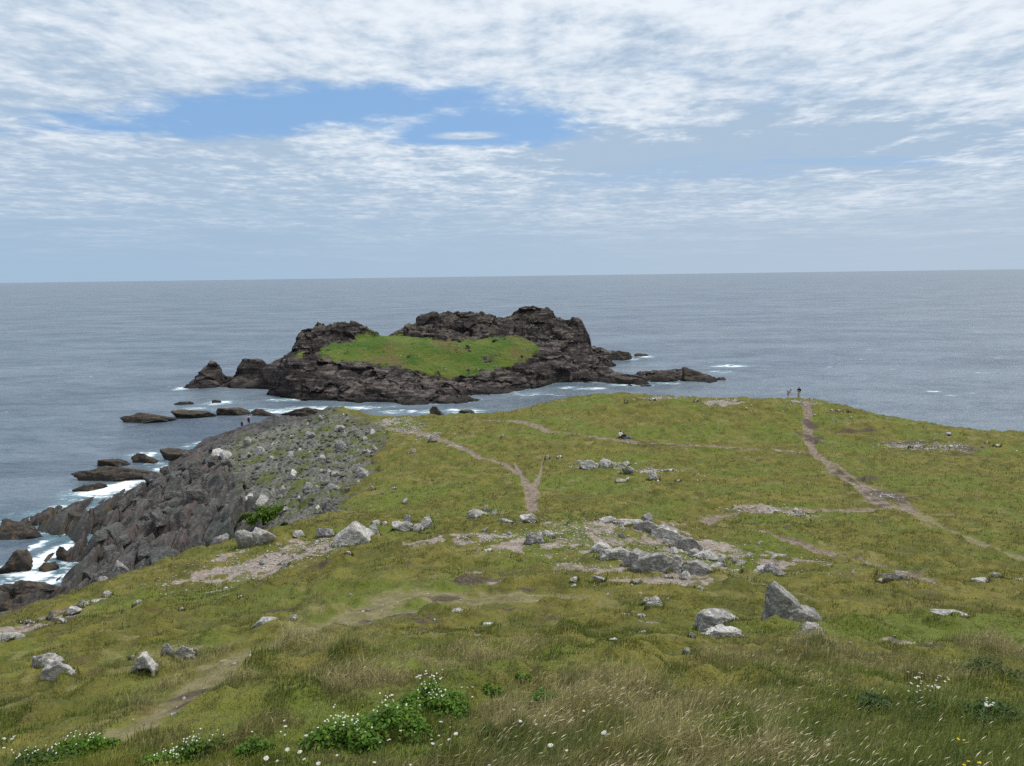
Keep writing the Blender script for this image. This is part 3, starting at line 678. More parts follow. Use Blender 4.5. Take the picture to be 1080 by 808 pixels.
L_ = [  # px, py(base), w, h, material, seed, label, extra
 (758, 664, 52, 26, P_, 11, 'broad pale flat topped boulder beside the tall wedge boulder', dict(custom=FLAT, rough=.06, sink=.2, depth=.7, layers=3.5)),
 (763, 673, 48, 17, W_, 12, 'knobbly whitish rock lying against the broad pale boulder', dict(rough=.15, custom=OUT2, sink=.2, depth=.5)),
 (856, 688, 32, 24, W_, 13, 'rounded whitish boulder with a leafy bush at its foot', dict(rough=.13, sink=.08, custom=DOME)),
 (816, 607, 23, 17, G_, 14, 'dark grey layered boulder on the slope behind the tall wedge boulder', dict(rough=.07)),
 (942, 612, 40, 13, G_, 15, 'grey sloping slab with three small stones at its base', dict(rough=.05)),
 (928, 617, 10, 5, P_, 16, 'small pale stone below the sloping slab, first of three in a row', {}),
 (936, 618, 11, 6, G_, 17, 'small grey stone below the sloping slab, middle one of three', {}),
 (946, 616, 9, 4, P_, 18, 'flat little stone below the sloping slab, last of three in a row', {}),
 (1033, 617, 19, 6, P_, 16, 'low flat pale stone on the grassy slope next to a taller one', {}),
 (1050, 617, 15, 8, P_, 13, 'taller lichen spotted stone beside a low flat pale one', {}),
 (1074, 618, 16, 7, W_, 12, 'whitish stone by the picture edge on the grassy slope', {}),
 (1000, 664, 48, 8, P_, 15, 'long low pale rock almost covered by turf, above the bare patch', {}),
 (992, 681, 16, 4, P_, 18, 'flat stone at the end of the bare stony patch', {}),
 (1076, 692, 14, 6, P_, 11, 'pale stone at the picture edge above the tall dark grass', {}),
 # knoll outcrop
 (694, 607, 64, 27, G_, 951, 'big dark grey outcrop boulder with a sheer face on the knoll', dict(rough=.07, depth=.5, tilt=R(10), custom=OUT1)),
 (655, 593, 54, 18, P_, 952, 'grey outcrop rock joined to the upper end of the big knoll boulder', dict(rough=.09, depth=.45, tilt=R(12), custom=OUT1)),
 (674, 601, 42, 21, G_, 953, 'upright block in the middle of the knoll outcrop', dict(rough=.08, depth=.5, tilt=R(8), custom=OUT2)),
 (636, 584, 30, 14, P_, 954, 'pale low rock at the top end of the knoll outcrop', dict(custom=OUT2, rough=.08, tilt=R(10))),
 (712, 605, 20, 9, P_, 12, 'knobbly pale rock at the foot of the big knoll boulder', dict(rough=.1)),
 (736, 608, 46, 16, G_, 955, 'tilted grey slab sloping down from the big knoll boulder', dict(tilt=R(22), depth=.4, custom=OUT2)),
 (702, 567, 38, 14, P_, 956, 'pale rock on the crest ridge of the knoll, above the mossy hollow', dict(custom=OUT2, tilt=R(14), depth=.4, rough=.08)),
 (682, 561, 36, 13, G_, 957, 'grey jagged rock on the knoll crest above the mossy hollow', dict(rough=.1, custom=OUT1, tilt=R(12), depth=.4)),
 (662, 555, 36, 9, P_, 958, 'flat pale rock at the high point of the knoll crest', {}),
 (640, 552, 26, 8, G_, 961, 'low grey rock where the stony track tops the knoll', {}),
 (724, 580, 38, 17, G_, 959, 'leaning grey rock on the far flank of the knoll', dict(tilt=R(24), custom=OUT1, depth=.4, rough=.08)),
 (744, 588, 34, 12, P_, 960, 'flat pale rock low on the far flank of the knoll', {}),
 (656, 565, 9, 7, G_, 13, 'single grey stone in the green mossy hollow of the knoll', {}),
 (756, 597, 20, 8, P_, 21, 'pale rock in the rubble running down from the knoll', {}),
 (774, 604, 18, 6, W_, 15, 'whitish flat rock at the lower end of the knoll rubble', {}),
 (632, 611, 16, 8, G_, 11, 'grey pointed stone in the bare patch below the knoll outcrop', {}),
 (671, 614, 12, 6, G_, 16, 'grey stone beneath the knoll outcrop at the edge of the gravel', {}),
 (703, 617, 14, 6, P_, 17, 'pale stone on the gravel strip below the big knoll boulder', {}),
 (605, 617, 12, 5, W_, 18, 'slim white stone in the turf below the stony track', dict(rz=R(20))),
 (738, 622, 12, 6, P_, 13, 'squat pale stone in turf under the tilted slab', {}),
 # ridge on the near edge
 (373, 574, 46, 25, P_, 31, 'pale pointed boulder standing tall on the stony ridge', dict(cat='boulder', rough=.035, custom=[(-.75, -.1, .66, .55), (.75, -.15, .6, .62), (0, -1, .25, .5), (0, 1, .2, .6), (1, 0, 0, .9), (-1, 0, 0, .9), (0, 0, -1, .8), (.2, -.8, .6, .66)])),
 (393, 568, 20, 15, P_, 32, 'rounded pale boulder leaning on the pointed ridge boulder', {}),
 (344, 566, 26, 13, G_, 33, 'grey low boulder on the seaward side of the pointed ridge boulder', {}),
 (362, 577, 22, 7, W_, 15, 'whitish flat rock at the foot of the pointed ridge boulder', {}),
 (425, 560, 24, 13, P_, 34, 'pale slab like rock in the ridge cluster of four, on its seaward end', {}),
 (448, 558, 22, 17, P_, 35, 'pale sharp topped rock, the tallest of the ridge cluster of four', {}),
 (430, 551, 14, 10, G_, 36, 'grey rock behind the others in the ridge cluster of four', {}),
 (441, 560, 13, 9, W_, 13, 'small whitish rock in front of the ridge cluster of four', {}),
 (396, 553, 10, 6, P_, 16, 'small pale stone between the pointed boulder and the ridge cluster', {}),
 (405, 552, 8, 5, W_, 17, 'tiny white stone between the pointed boulder and the ridge cluster', {}),
 (504, 548, 24, 11, P_, 37, 'pale jagged rock on the ridge above the pinkish gravel', dict(rough=.09)),
 (520, 550, 14, 12, P_, 35, 'thin upright pale rock on the ridge above the pinkish gravel', dict(rough=.08)),
 (513, 544, 9, 9, W_, 32, 'narrow white stone tucked behind the jagged ridge rock', {}),
 (533, 557, 28, 9, G_, 38, 'long grey rock lying along the ridge beside the pinkish gravel', {}),
 (557, 556, 20, 11, P_, 34, 'pinkish grey rock at the lower end of the brown footpath', {}),
 (564, 577, 24, 13, G_, 36, 'grey rock at the edge of the stony track below the footpath', {}),
 (578, 571, 16, 9, P_, 37, 'pale rock with dark cracks beside the stony track', {}),
 (515, 582, 10, 4, W_, 18, 'flat white stone at the lower edge of the pinkish gravel', {}),
 (276, 574, 36, 18, P_, 39, 'pale rounded boulder on the brink of the cove', dict(cat='boulder')),
 (259, 577, 22, 19, G_, 40, 'grey boulder beside the pale one on the brink of the cove', dict(cat='boulder')),
 (315, 566, 16, 8, W_, 36, 'whitish rock in turf between the brink and the pointed boulder', {}),
 (368, 592, 9, 6, W_, 12, 'small white stone above the dark green cushion of turf', {}),
 (300, 598, 10, 7, P_, 13, 'small lumpy stone at the edge of the big stony patch', {}),
 # left meadow
 (54, 706, 34, 20, P_, 41, 'slanting grey rock half sunk in the grass, paired with a bone pale one', dict(tilt=R(-36), rough=.08, depth=.5, custom=OUT1)),
 (66, 715, 38, 20, P_, 42, 'long bone pale rock pointing uphill out of the grass', dict(tilt=R(-30), depth=.4, custom=OUT2)),
 (152, 717, 29, 23, W_, 43, 'dome shaped white rock with a dark hollow underneath', dict(undercut=True, custom=[(-.8, 0, .6, .62), (.75, 0, .62, .66), (0, -1, .35, .62), (0, 1, .3, .7), (0, 0, -1, .6), (1, 0, 0, .85), (-1, 0, 0, .85), (0, 0, 1, .8)], sub=5)),
 (196, 700, 26, 17, W_, 44, 'knobbly white rock beside the worn track, with darker stone below', dict(rough=.13)),
 (178, 706, 13, 14, G_, 13, 'dark stone at the lower end of the knobbly white rock', dict(rough=.09)),
 (206, 692, 14, 8, P_, 12, 'small pale stone at the upper end of the knobbly white rock', dict(rough=.09)),
 (279, 664, 30, 13, W_, 45, 'white slab with a raised corner lying beside the worn track', dict(depth=.6, tilt=R(-8))),
 (310, 653, 9, 7, P_, 16, 'small stone beside the worn track, uphill of the white slab', {}),
 (192, 651, 7, 5, W_, 17, 'lone small white stone in the dark cushion turf', {}),
 (254, 637, 6, 3, W_, 18, 'tiny white chip in open turf above the worn track', {}),
 (139, 695, 8, 4, P_, 16, 'flat pale stone on the faint branch of the track', {}),
 (78, 646, 20, 10, P_, 46, 'pale rock by the little earth path along the brink', {}),
 (88, 641, 14, 9, G_, 14, 'grey rock right behind the pale one on the brink path', {}),
 (66, 656, 15, 8, P_, 12, 'lumpy pale rock just below the brink path', {}),
 (54, 654, 9, 11, G_, 36, 'dark narrow stone standing on the brink path', {}),
 (30, 656, 20, 8, P_, 15, 'low pale rock at the outer end of the brink path', {}),
 (8, 672, 34, 13, P_, 47, 'wide pale slab at the picture edge above the meadow', {}),
 (27, 677, 11, 11, P_, 34, 'small leaning pale stone below the wide slab', dict(tilt=R(-25))),
 (113, 627, 12, 8, W_, 13, 'pale stone at the top end of the brink path', {}),
 (100, 634, 20, 5, P_, 18, 'flat grey pale stone beside the top of the brink path', {}),
 (147, 640, 16, 8, G_, 24, 'dark rubble stone in a bare scar on the left slope', {}),
 (134, 668, 14, 5, P_, 15, 'thin pale stone lying in bright green turf', {}),
 # middle ground
 (484, 648, 22, 9, W_, 48, 'knobbly white rock shaped like a bone in olive turf', dict(rough=.13)),
 (514, 655, 13, 5, W_, 18, 'narrow white stone a little downhill of the bone shaped rock', dict(rz=R(-15))),
 (503, 672, 10, 6, G_, 16, 'small grey stone in dark turf under the narrow white one', {}),
 (655, 646, 22, 6, P_, 15, 'low flat pale rock beside the two rounded white boulders', {}),
 (690, 645, 22, 12, W_, 32, 'rounded white boulder, the bigger of a close pair', {}),
 (681, 639, 15, 10, P_, 31, 'rounded pale boulder behind the bigger white one', {}),
 (676, 649, 12, 6, W_, 13, 'small white stone in front of the rounded pair of boulders', {}),
 (677, 665, 11, 4, W_, 18, 'little white stone alone in the grass below the rounded boulders', {}),
 (724, 690, 9, 9, P_, 16, 'small grey white stone sunk in grass, lower of a pair', {}),
 (729, 681, 9, 8, W_, 17, 'small white stone sunk in grass, upper of a pair', {}),
 (720, 672, 4, 4, W_, 13, 'tiny white stone above the sunken pair in the grass', {}),
 (647, 702, 15, 5, W_, 12, 'bright white stone alone at the top of the tall grass', {}),
 (704, 633, 7, 4, W_, 16, 'small white stone uphill of the rounded boulders', {}),
 (236, 805, 26, 6, P_, 15, 'flat grey pink stone at the bottom edge among leafy plants', {}),
 # saddle and hill
 (621, 496, 20, 11, W_, 44, 'whitish knobbly rock at the seaward end of the scattered outcrop', dict(rough=.1)),
 (640, 495, 18, 10, P_, 37, 'pale jagged rock in the middle of the scattered outcrop', dict(rough=.1)),
 (665, 500, 22, 10, G_, 31, 'dark triangular boulder in the scattered outcrop on the saddle', dict(cat='boulder')),
 (660, 492, 12, 6, P_, 32, 'pale rounded rock above the dark triangular boulder', {}),
 (689, 507, 14, 9, P_, 36, 'pale cracked rock downhill of the dark triangular boulder', {}),
 (705, 498, 10, 4, W_, 18, 'flat white rock apart from the scattered outcrop', {}),
 (655, 509, 14, 5, P_, 33, 'pinkish rock in turf below the scattered outcrop', {}),
 (715, 509, 7, 3, G_, 16, 'small dark stone beyond the scattered outcrop', {}),
 (530, 463, 5, 4, W_, 13, 'lone white stone beside the narrow trail to the shore', {}),
 (577, 484, 6, 5, W_, 17, 'white stone at the top of the forked footpath', {}),
 (590, 484, 6, 3, W_, 18, 'flat white stone just past the forked footpath', {}),
 (435, 478, 11, 5, P_, 15, 'pale flat rock on the grassy crest over the scree', {}),
 (456, 467, 10, 7, G_, 14, 'grey rock beside the gravelly crest path', {}),
 (427, 532, 8, 6, P_, 42, 'pale narrow stone alone on the steep grass slope', dict(rz=R(30))),
 (415, 517, 7, 3, W_, 18, 'white sliver of stone on the steep grass slope', {}),
 (393, 518, 6, 5, G_, 16, 'grey stone on the steep grass slope near the scree', {}),
 (850, 549, 10, 4, W_, 15, 'white rock beyond the end of the pale rubble line', {}),
 (845, 543, 9, 4, P_, 24, 'pale rock at the end of the pale rubble line', {}),
 (960, 473, 5, 3.4, W_, 17, 'bright white stone alone on the far hillside', {}),
 (885, 434, 7, 3, W_, 12, 'white stone below the skyline right of the worn trail', {}),
 (895, 435, 4, 3, P_, 13, 'small pale stone next to the white one below the skyline', {}),
 (1041, 467, 5, 4, W_, 13, 'white stone in the dark heather scar far up the hill', {}),
 (1052, 471, 9, 3, P_, 18, 'flat pale stone at the end of the dark heather scar', {}),
 (1000, 459, 8, 3.5, P_, 16, 'pale stone above the dark heather scar', {}),
 (688, 423, 6, 3, W_, 18, 'white stone just under the summit of the low hill', {}),
 (660, 425, 3.5, 2.5, W_, 13, 'tiny white stone near the summit of the low hill', {}),
 (735, 425, 7, 3, P_, 15, 'flat pale stone along the hilltop between summit and trail', {}),
]
for i, (px, py, w_, h_, m, s, lab, kw) in enumerate(L_):
    photo_rock(px, py, w_, h_, m, s if 'custom' not in kw else 700 + s, lab, name='boulder' if kw.get('cat') == 'boulder' else 'rock',
               **{**dict(rz=0 if 'tilt' in kw or 'custom' in kw else rnd.uniform(-.5, .5)), **kw})

# loose stones on the stony patches, each one a thing; shared labels by patch
def scatter_stones(n, patches, smin, smax, mats, label, group):
    for i in range(n):
        px, py, a, b = patches[rnd.randrange(len(patches))]
        g = G(px, py); x = g[0] + rnd.gauss(0, a * .8); y = g[1] + rnd.gauss(0, b * .8)
        s = smin + (smax - smin) * rnd.random() ** 2.2
        put_rock('stone', rock_me(rnd.choice((11, 12, 13, 14, 16, 17, 18, 36)), rnd.choice(mats)), (x, y, float(GZ(x, y)[0])), (s * rnd.uniform(.8, 1.3), s * rnd.uniform(.6, 1), s * rnd.uniform(.4, .8)),
                 (rnd.uniform(-.3, .3), rnd.uniform(-.3, .3), rnd.uniform(0, 6.28)), .3, label, group, 'stone')
scatter_stones(21, [(245, 603, 2.6, 3.2), (290, 590, 3.2, 2.2), (330, 575, 2.6, 2.4)], .1, .5, (P_, G_, P_), 'small pale stone strewn on the pinkish patch below the cove brink', 'stones on the patch below the brink')
scatter_stones(18, [(520, 568, 3, 1.4), (590, 572, 2.6, 3), (625, 560, 3, 3)], .1, .45, (P_, W_, G_), 'small stone strewn along the pinkish stony track before the knoll', 'stones on the stony track')
scatter_stones(30, [(700, 570, 2.5, 3), (740, 578, 3, 3), (765, 590, 2.4, 3), (785, 600, 2, 2), (700, 610, 2, 1), (720, 590, 2, 2)], .22, .95, (P_, P_, G_, W_), 'small angular stone in the rubble spilling down the far side of the knoll', 'rubble stones of the knoll')
scatter_stones(25, [(622, 492, 2, 1.6), (640, 492, 2.4, 1.6), (650, 493, 3.5, 1.8), (695, 500, 3, 1.6), (720, 505, 4, 2)], .2, .8, (P_, W_, W_), 'whitish stone scattered about the outcrop in the saddle', 'stones of the saddle outcrop')
scatter_stones(18, [(800, 536, 3, 1.0), (780, 540, 2, 1.2), (835, 541, 2, 1.2)], .2, .7, (W_, W_, P_), 'white stone in the pale rubble line beyond the knoll', 'stones of the pale rubble line')
scatter_stones(21, [(960, 470, 4, 2.5), (1010, 470, 4, 3), (900, 440, 4, 2), (1050, 478, 3, 2), (870, 432, 3, 2)], .2, .7, (W_, P_, G_), 'pale stone dotted over the far hillside right of the worn trail', 'stones on the far hillside')
scatter_stones(18, [(700, 421, 5, 1.6), (760, 425, 4, 2), (840, 426, 3, 2), (800, 430, 5, 3)], .2, .6, (W_, P_), 'pale stone dotted along the hilltop below the skyline', 'stones along the hilltop')
scatter_stones(18, [(430, 452, 3, 3), (415, 446, 3, 3), (455, 462, 3, 2), (480, 470, 2, 1.5)], .15, .6, (P_, W_, G_), 'pale stone beside the gravelly crest path above the scree', 'stones by the crest path')
scatter_stones(14, [(970, 680, 1, .6), (925, 690, .9, .4), (900, 685, .6, .4)], .05, .2, (P_, G_), 'little stone on the bare patch past the whitish bush boulder', 'stones on the bare patch')
scatter_stones(18, [(690, 620, 3, 2), (600, 600, 2, 2), (640, 615, 2, 1.5), (850, 600, 2, 2), (990, 640, 3, 4), (350, 640, 3, 4)], .06, .22, (P_, W_), 'small pale stone lying loose in the turf of the slope', 'stones loose in the turf')

# scree: the biggest stones on their own, the rest as one mass
SCX = [p[0] for p in SCREE]; SCY = [p[1] for p in SCREE]
def in_poly(poly, n, pad=0):
    xs = [p[0] for p in poly]; ys = [p[1] for p in poly]; out = []
    while len(out) < n:
        x = rnd.uniform(min(xs), max(xs)); y = rnd.uniform(min(ys), max(ys))
        if inside(np.array([x]), np.array([y]), poly)[0]: out.append((x, y))
    return out
for x, y in in_poly(SCREE, 80):
    s = .6 + 2.2 * rnd.random() ** 3
    put_rock('stone', rock_me(rnd.choice((14, 21, 23, 25, 36, 37)), rnd.choice((G_, G_, P_, K_))), (x, y, float(GZ(x, y)[0])), (s * .75, s * rnd.uniform(.8, 1.6), s * rnd.uniform(.4, .7)),
             (rnd.uniform(-.3, .3), rnd.uniform(-.4, .2), R(14) + rnd.gauss(0, .4)), .3, 'grey angular block lying on the weedy scree slope above the cove', 'blocks on the scree slope', 'stone')
def stone_mass(name, xs, ys, sizes, mat):
    bm = bmesh.new(); bmesh.ops.create_icosphere(bm, subdivisions=1, radius=.5)
    v = np.array([p.co[:] for p in bm.verts]); F = np.array([[q.index for q in f.verts] for f in bm.faces]); bm.free()
    n = len(xs); zs = GZ(xs, ys)
    V = v[None] * rng.uniform(.7, 1.25, (n, len(v), 1)) * np.stack([rng.uniform(.7, 1.3, n), rng.uniform(.7, 1.3, n), rng.uniform(.4, .8, n)], 1)[:, None] * sizes[:, None, None]
    a = rng.uniform(0, 6.28, n); c, s = np.cos(a)[:, None], np.sin(a)[:, None]
    X_ = V[..., 0] * c - V[..., 1] * s + xs[:, None]; Y_ = V[..., 0] * s + V[..., 1] * c + ys[:, None]; Z_ = V[..., 2] + (zs + sizes * .12)[:, None]
    me = mesh_np(name, np.stack([X_, Y_, Z_], -1).reshape(-1, 3), (F[None] + np.arange(n)[:, None, None] * len(v)).reshape(-1, 3), smooth=False)
    return link(name, me, mat)
q = np.array(in_poly(SCREE, 1700)); tag(stone_mass('scree', q[:, 0], q[:, 1], .14 + .85 * rng.random(1700) ** 3, D2_), kind='stuff')
gx_, gy_, gs_ = [], [], []
for (p, a, b) in GRAVW:
    n = int(min(420, 60 * a * b)); gx_.append(p[0] + rng.normal(0, a * .62, n)); gy_.append(p[1] + rng.normal(0, b * .62, n)); gs_.append((.03 + .13 * rng.random(n) ** 2) * min(1.8, max(.6, p[1] / 45)))
for pl, hw, s in PATHW:
    for i in range(len(pl) - 1):
        a, b = np.array(pl[i]), np.array(pl[i + 1]); n = int(np.linalg.norm(b - a) * 5 * s)
        t = rng.random(n); gx_.append(a[0] + (b - a)[0] * t + rng.normal(0, hw[i] * .5, n)); gy_.append(a[1] + (b - a)[1] * t + rng.normal(0, hw[i] * .5, n)); gs_.append(.03 + .09 * rng.random(n) ** 2)
gx_, gy_, gs_ = map(np.concatenate, (gx_, gy_, gs_))
tag(stone_mass('gravel', gx_, gy_, gs_, P_), kind='stuff')

# cove cliff: long tilted slabs and fallen blocks
SLABC = []
for q in range(5):
    rr_ = np.random.default_rng(500 + q); e = lambda a: rr_.uniform(-a, a)
    SLABC.append([(1, e(.12), e(.15), .62), (-1, e(.12), e(.15), .62), (e(.15), e(.1), 1, .58), (e(.15), 0, -1, .6), (e(.4), 1, .25 + e(.4), .8), (e(.4), -1, .35 + e(.4), .8), (.75, .6, .5 + e(.2), .82), (-.7, -.6, .5 + e(.2), .8), (.6, -.6, .7, .86), (-.8, e(.2), .7, .78)])
SLABZ = [G(*p)[:2] for p in [(72, 598), (95, 548), (150, 518), (190, 484), (235, 470), (245, 500), (240, 545), (215, 582), (150, 604), (95, 618)]]
for x, y in in_poly(SLABZ, 95):
    s = rnd.uniform(.7, 1.35) * (.75 + .25 * rnd.random())
    ln = rnd.uniform(2.5, 6.5) * s
    kk = rnd.randrange(5)
    put_rock('cliff_block', rock_me(950 + kk, rnd.choice((K_, K_, K_, K_, D2_)), custom=SLABC[kk], rough=.045, ax=(1, .05, .35), layers=3.2), (x, y, float(GZ(x, y)[0])), (rnd.uniform(1.1, 2.4) * s, ln, rnd.uniform(.8, 1.5) * s),
             (rnd.uniform(-.08, .2), rnd.gauss(-.45, .2), R(15) + rnd.gauss(0, .12)), .36, 'dark tilted slab of the broken cliff falling to the cove', 'slabs of the cove cliff', 'slab')
EDGB = [(200, 592), (185, 597), (165, 602), (150, 607), (232, 583), (215, 584), (130, 612), (110, 619)]
for i, (px, py) in enumerate(EDGB):
    p = H(px, py - 6, 5.0 if px > 180 else 4.0); z = float(GZ(p[0], p[1])[0]); s = rnd.uniform(1.2, 2.4)
    put_rock('boulder', rock_me(rnd.choice((31, 32, 36, 39)), rnd.choice((G_, K_, P_))), (p[0], p[1], z), (s, s * .9, s * .8), (0, rnd.uniform(-.3, .3), rnd.uniform(0, 3)), .3,
             'grey block at the foot of the cliff just beyond the grassy brink', 'blocks beyond the grassy brink', 'boulder')

# rocks standing in the water
def sea_rock(px, py, wpx, hpx, seed, label, depth=.5, rz=0, mat=None, base=0.0, tilt=0):
    g = H(px, py, base); w = wpx * g[1] * PX; h = hpx * g[1] * PX; d = w * depth
    put_rock('sea_rock', rock_me(seed, mat or M_seark, sub=5, rough=.075), (g[0], g[1] + d * .35, base), (w, d, h * 1.1), (0, tilt, rz), .52, label, None, 'rock')
for a in [
 (152, 446, 60, 9, 61, 'low dark skerry with two humps, outermost of the row off the point'), (203, 441, 52, 6.5, 62, 'flat brownish skerry second from outside in the row off the point'),
 (246, 438, 42, 7, 63, 'humped skerry third in the row, seaward of the two walkers'), (278, 439, 32, 6.5, 64, 'small dark skerry last in the row, just behind the two walkers'),
 (326, 439, 68, 8.5, 65, 'long dark rock in the channel behind the stony point', .35), (192, 427, 22, 3, 66, 'barely awash rock off the island promontory', .3), (228, 425, 10, 3, 67, 'tiny awash rock with foam between skerries and island', .4),
 (120, 507, 100, 13, 61, 'long low dark reef lying off the cove cliff', .35, .05), (118, 492, 38, 6.5, 63, 'small dark rock behind the long reef'), (153, 489, 38, 9, 64, 'rounded dark rock between the long reef and the cliff'),
 (188, 486, 44, 11, 62, 'dark rounded rock touching the foot of the cliff'), (91, 518, 36, 6, 66, 'sloping rock awash in the foam below the reef', .4, .3),
 (18, 568, 56, 15, 68, 'big dark rock with a brown weedy side at the mouth of the inlet', .7), (66, 559, 60, 15, 69, 'large black boulder with a hollow side at the head of the inlet', .7), (10, 604, 42, 20, 70, 'tall brown and black rock standing left of the white inlet', .8),
 (48, 603, 22, 9, 66, 'smooth grey rock in the middle of the white water'), (24, 632, 66, 16, 61, 'wide dark rock below the white inlet', .6), (6, 658, 56, 22, 65, 'dark layered rock at the picture edge under the grassy brink', .7), (66, 592, 24, 13, 64, 'brown boulder on the cliff side of the white inlet', .8),
 (738, 402, 34, 13, 68, 'dark pointed rock at the tip of the island tail', .6), (700, 403, 34, 9, 61, 'low rock in the island tail next to the pointed tip', .5), (664, 405, 32, 7, 62, 'low brown rock where the island tail begins', .5), (677, 376, 16, 3, 67, 'awash rock beyond the far end of the island', .4),
 (760, 401, 14, 3, 66, 'flat rock awash past the island tail', .4), (652, 380, 34, 9, 69, 'sloping dark rock at the far end of the island', .6), (462, 439, 20, 9, 64, 'dark shore rock peeping over the saddle crest', .8), (494, 439, 22, 6, 63, 'low dark shore rock beyond the saddle crest', .8),
]: sea_rock(*a)
# ------------------------------------------------------------------ grass
GREEN = [(650, 567, 2.2, 1.6), (755, 622, 3, 2), (800, 640, 2.2, 1.6), (870, 665, 1.5, 1.2), (660, 640, 4, 2.5), (1000, 600, 4, 3), (930, 590, 4, 3), (880, 545, 5, 3), (560, 650, 2.5, 2), (370, 600, 1.6, 1.2), (270, 690, 2.5, 3), (110, 700, 3, 3), (110, 650, 4, 4),
         (780, 690, 3, 1.5), (1000, 700, 2.5, 1), (300, 540, 3, 3), (60, 720, 3, 2), (860, 515, 5, 2.5), (640, 497, 4, 2), (480, 640, 2, 2)]
GREENW = [(G(px, py), a, b) for px, py, a, b in GREEN]
STRAW = [(375, 725, 1.0, 1.0), (330, 700, 1.2, 1.0), (700, 745, 2.0, .9), (640, 735, 1.5, .6), (850, 705, 2.5, 1), (960, 715, 2.0, .7), (530, 760, 1.2, .8), (430, 622, 5, 4.5), (300, 690, 2.4, 2.4), (360, 655, 3, 3), (220, 725, 1.4, 1.4), (530, 632, 3, 1.5), (500, 700, 1.5, 1), (760, 800, 2, .6), (520, 690, 2, 1), (900, 700, 2, 1), (1060, 690, 2, 1.5)]
STRAWW = [(G(px, py), a, b) for px, py, a, b in STRAW]
def blobs(x, y, lst, w):
    m = np.zeros(x.shape)
    for p, a, b in lst: m = np.maximum(m, sstep(1.3, .4, np.hypot((x - p[0]) / a, (y - p[1]) / b) + w))
    return m
def sward_colour(x, y, n, var=.22):
    a = fbm(x, y, 3.2, 4, 201); b = fbm(x, y, .9, 4, 205); c = fbm(x, y, 12, 3, 209)
    w = fbm(x, y, 1.4, 3, 213)
    col = np.tile(np.array([.135, .142, .020]), (n, 1))
    def put(m, v):
        nonlocal col
        m = np.clip(m, 0, 1)[:, None]; col = col * (1 - m) + np.array(v) * m
    put(sstep(-.05, .22, a) * .9, (.225, .205, .042))
    put(sstep(.02, .28, b) * .85, (.080, .118, .015))
    put(sstep(.1, .3, c) * .7, (.115, .165, .018))
    put(blobs(x, y, GREENW, w * .9) * .85, (.125, .185, .020))
    d9 = fbm(x, y, 9, 3, 227); far = sstep(25, 50, y)
    put(sstep(.02, .26, d9) * (.35 + .4 * far), (.072, .080, .014)); put(sstep(-.04, -.28, d9) * .5 * far, (.185, .195, .034))
    put(sstep(.12, .3, fbm(x, y, 2.2, 4, 221)) * .6, (.19, .165, .07))
    put(blobs(x, y, STRAWW, w * .9) * .8, (.38, .325, .155))
    put(sstep(.0, .25, fbm(x, y, .7, 3, 231)) * .45, (.062, .088, .012))
    j = rng.normal(1, var, n)[:, None]
    put((rng.random(n) < .07) * .85, (.36, .30, .15))
    col = col * np.clip(j, .45, 1.7)
    return np.clip(col, .005, .8)

def blade_mesh(name, x, y, z, h, wd, lx, ly, col, two=True, tipcol=None):
    n = len(x); a = rng.uniform(0, math.pi, n); ca, sa = np.cos(a) * wd * .5, np.sin(a) * wd * .5
    zb = z - .03
    base = np.stack([x, y, zb], 1); side = np.stack([ca, sa, np.zeros(n)], 1)
    lean = np.stack([lx, ly, np.zeros(n)], 1)
    tip = base + lean + np.stack([0 * h, 0 * h, np.sqrt(np.maximum(h * h - lx * lx - ly * ly, .09 * h * h))], 1)
    if two:
        mid = base + lean * .28 + np.stack([0 * h, 0 * h, h * .58], 1)
        V = np.stack([base - side, base + side, mid + side * .75, mid - side * .75, tip], 1).reshape(-1, 3)
        i = np.arange(n)[:, None] * 5
        F = [i + np.array([[0, 1, 2, 3]]), i + np.array([[3, 2, 4]])]; k = 5
    else:
        V = np.stack([base - side, base + side, tip], 1).reshape(-1, 3); i = np.arange(n)[:, None] * 3; F = [i + np.array([[0, 1, 2]])]; k = 3
    return mesh_np(name, V, F, smooth=False, colors=np.repeat(col, k, 0))
M_grass = mat_tint('grass blades', .35)

def polar(n, r0, r1, pw=1.0, half=42):
    a = R(1) * rng.uniform(-half, half, n)
    t = rng.random(n)
    r = r0 * (r1 / r0) ** (t ** pw)
    return r * np.sin(a), r * np.cos(a)
def tallness(x, y):
    w = fbm(x, y, 2.5, 3, 241)
    return sstep(13.6, 11.4, y + 1.8 * w) * sstep(-1.6, 1.0, x + 1.6 * w)

# near and middle sward
def sward(name, n, r0, r1, hfun, wfun, two):
    x, y = polar(n, r0, r1)
    z, rk, scr, pa, gr = headland_full(x, y)
    keep = rng.random(n) < (1 - rk) * (1 - .96 * np.clip(gr * 1.15, 0, 1)) * (1 - .96 * np.clip(pa * 2, 0, 1)) * (1 - .9 * zone_masks.peat) + .5 * rk * scr * sstep(-.1, .15, fbm(x, y, 2.5, 3, 251))
    keep &= z > 2.5
    x, y, z, pa = x[keep], y[keep], z[keep], pa[keep]; m = len(x); r = np.hypot(x, y)
    h = hfun(r, x, y) * np.minimum(rng.lognormal(0, .35, m), 1.9) * (1 - .6 * np.clip(pa * 1.5, 0, 1)); wd = wfun(r) * rng.uniform(.7, 1.4, m)
    ln = rng.normal(.35, .3, m) * h; la = rng.normal(.2, .9, m)
    return tag(link(name, blade_mesh(name, x, y, z, h, wd, ln * np.cos(la), ln * np.sin(la), np.minimum(sward_colour(x, y, m, np.clip(.19 - .0016 * r, .05, .2)) * (1 + .22 * sstep(34, 16, r))[:, None], .6), two), M_grass), kind='stuff')
tuft = lambda x, y: 1 + 1.1 * np.clip(fbm(x, y, .8, 3, 261) * 2.2, -.35, 1)
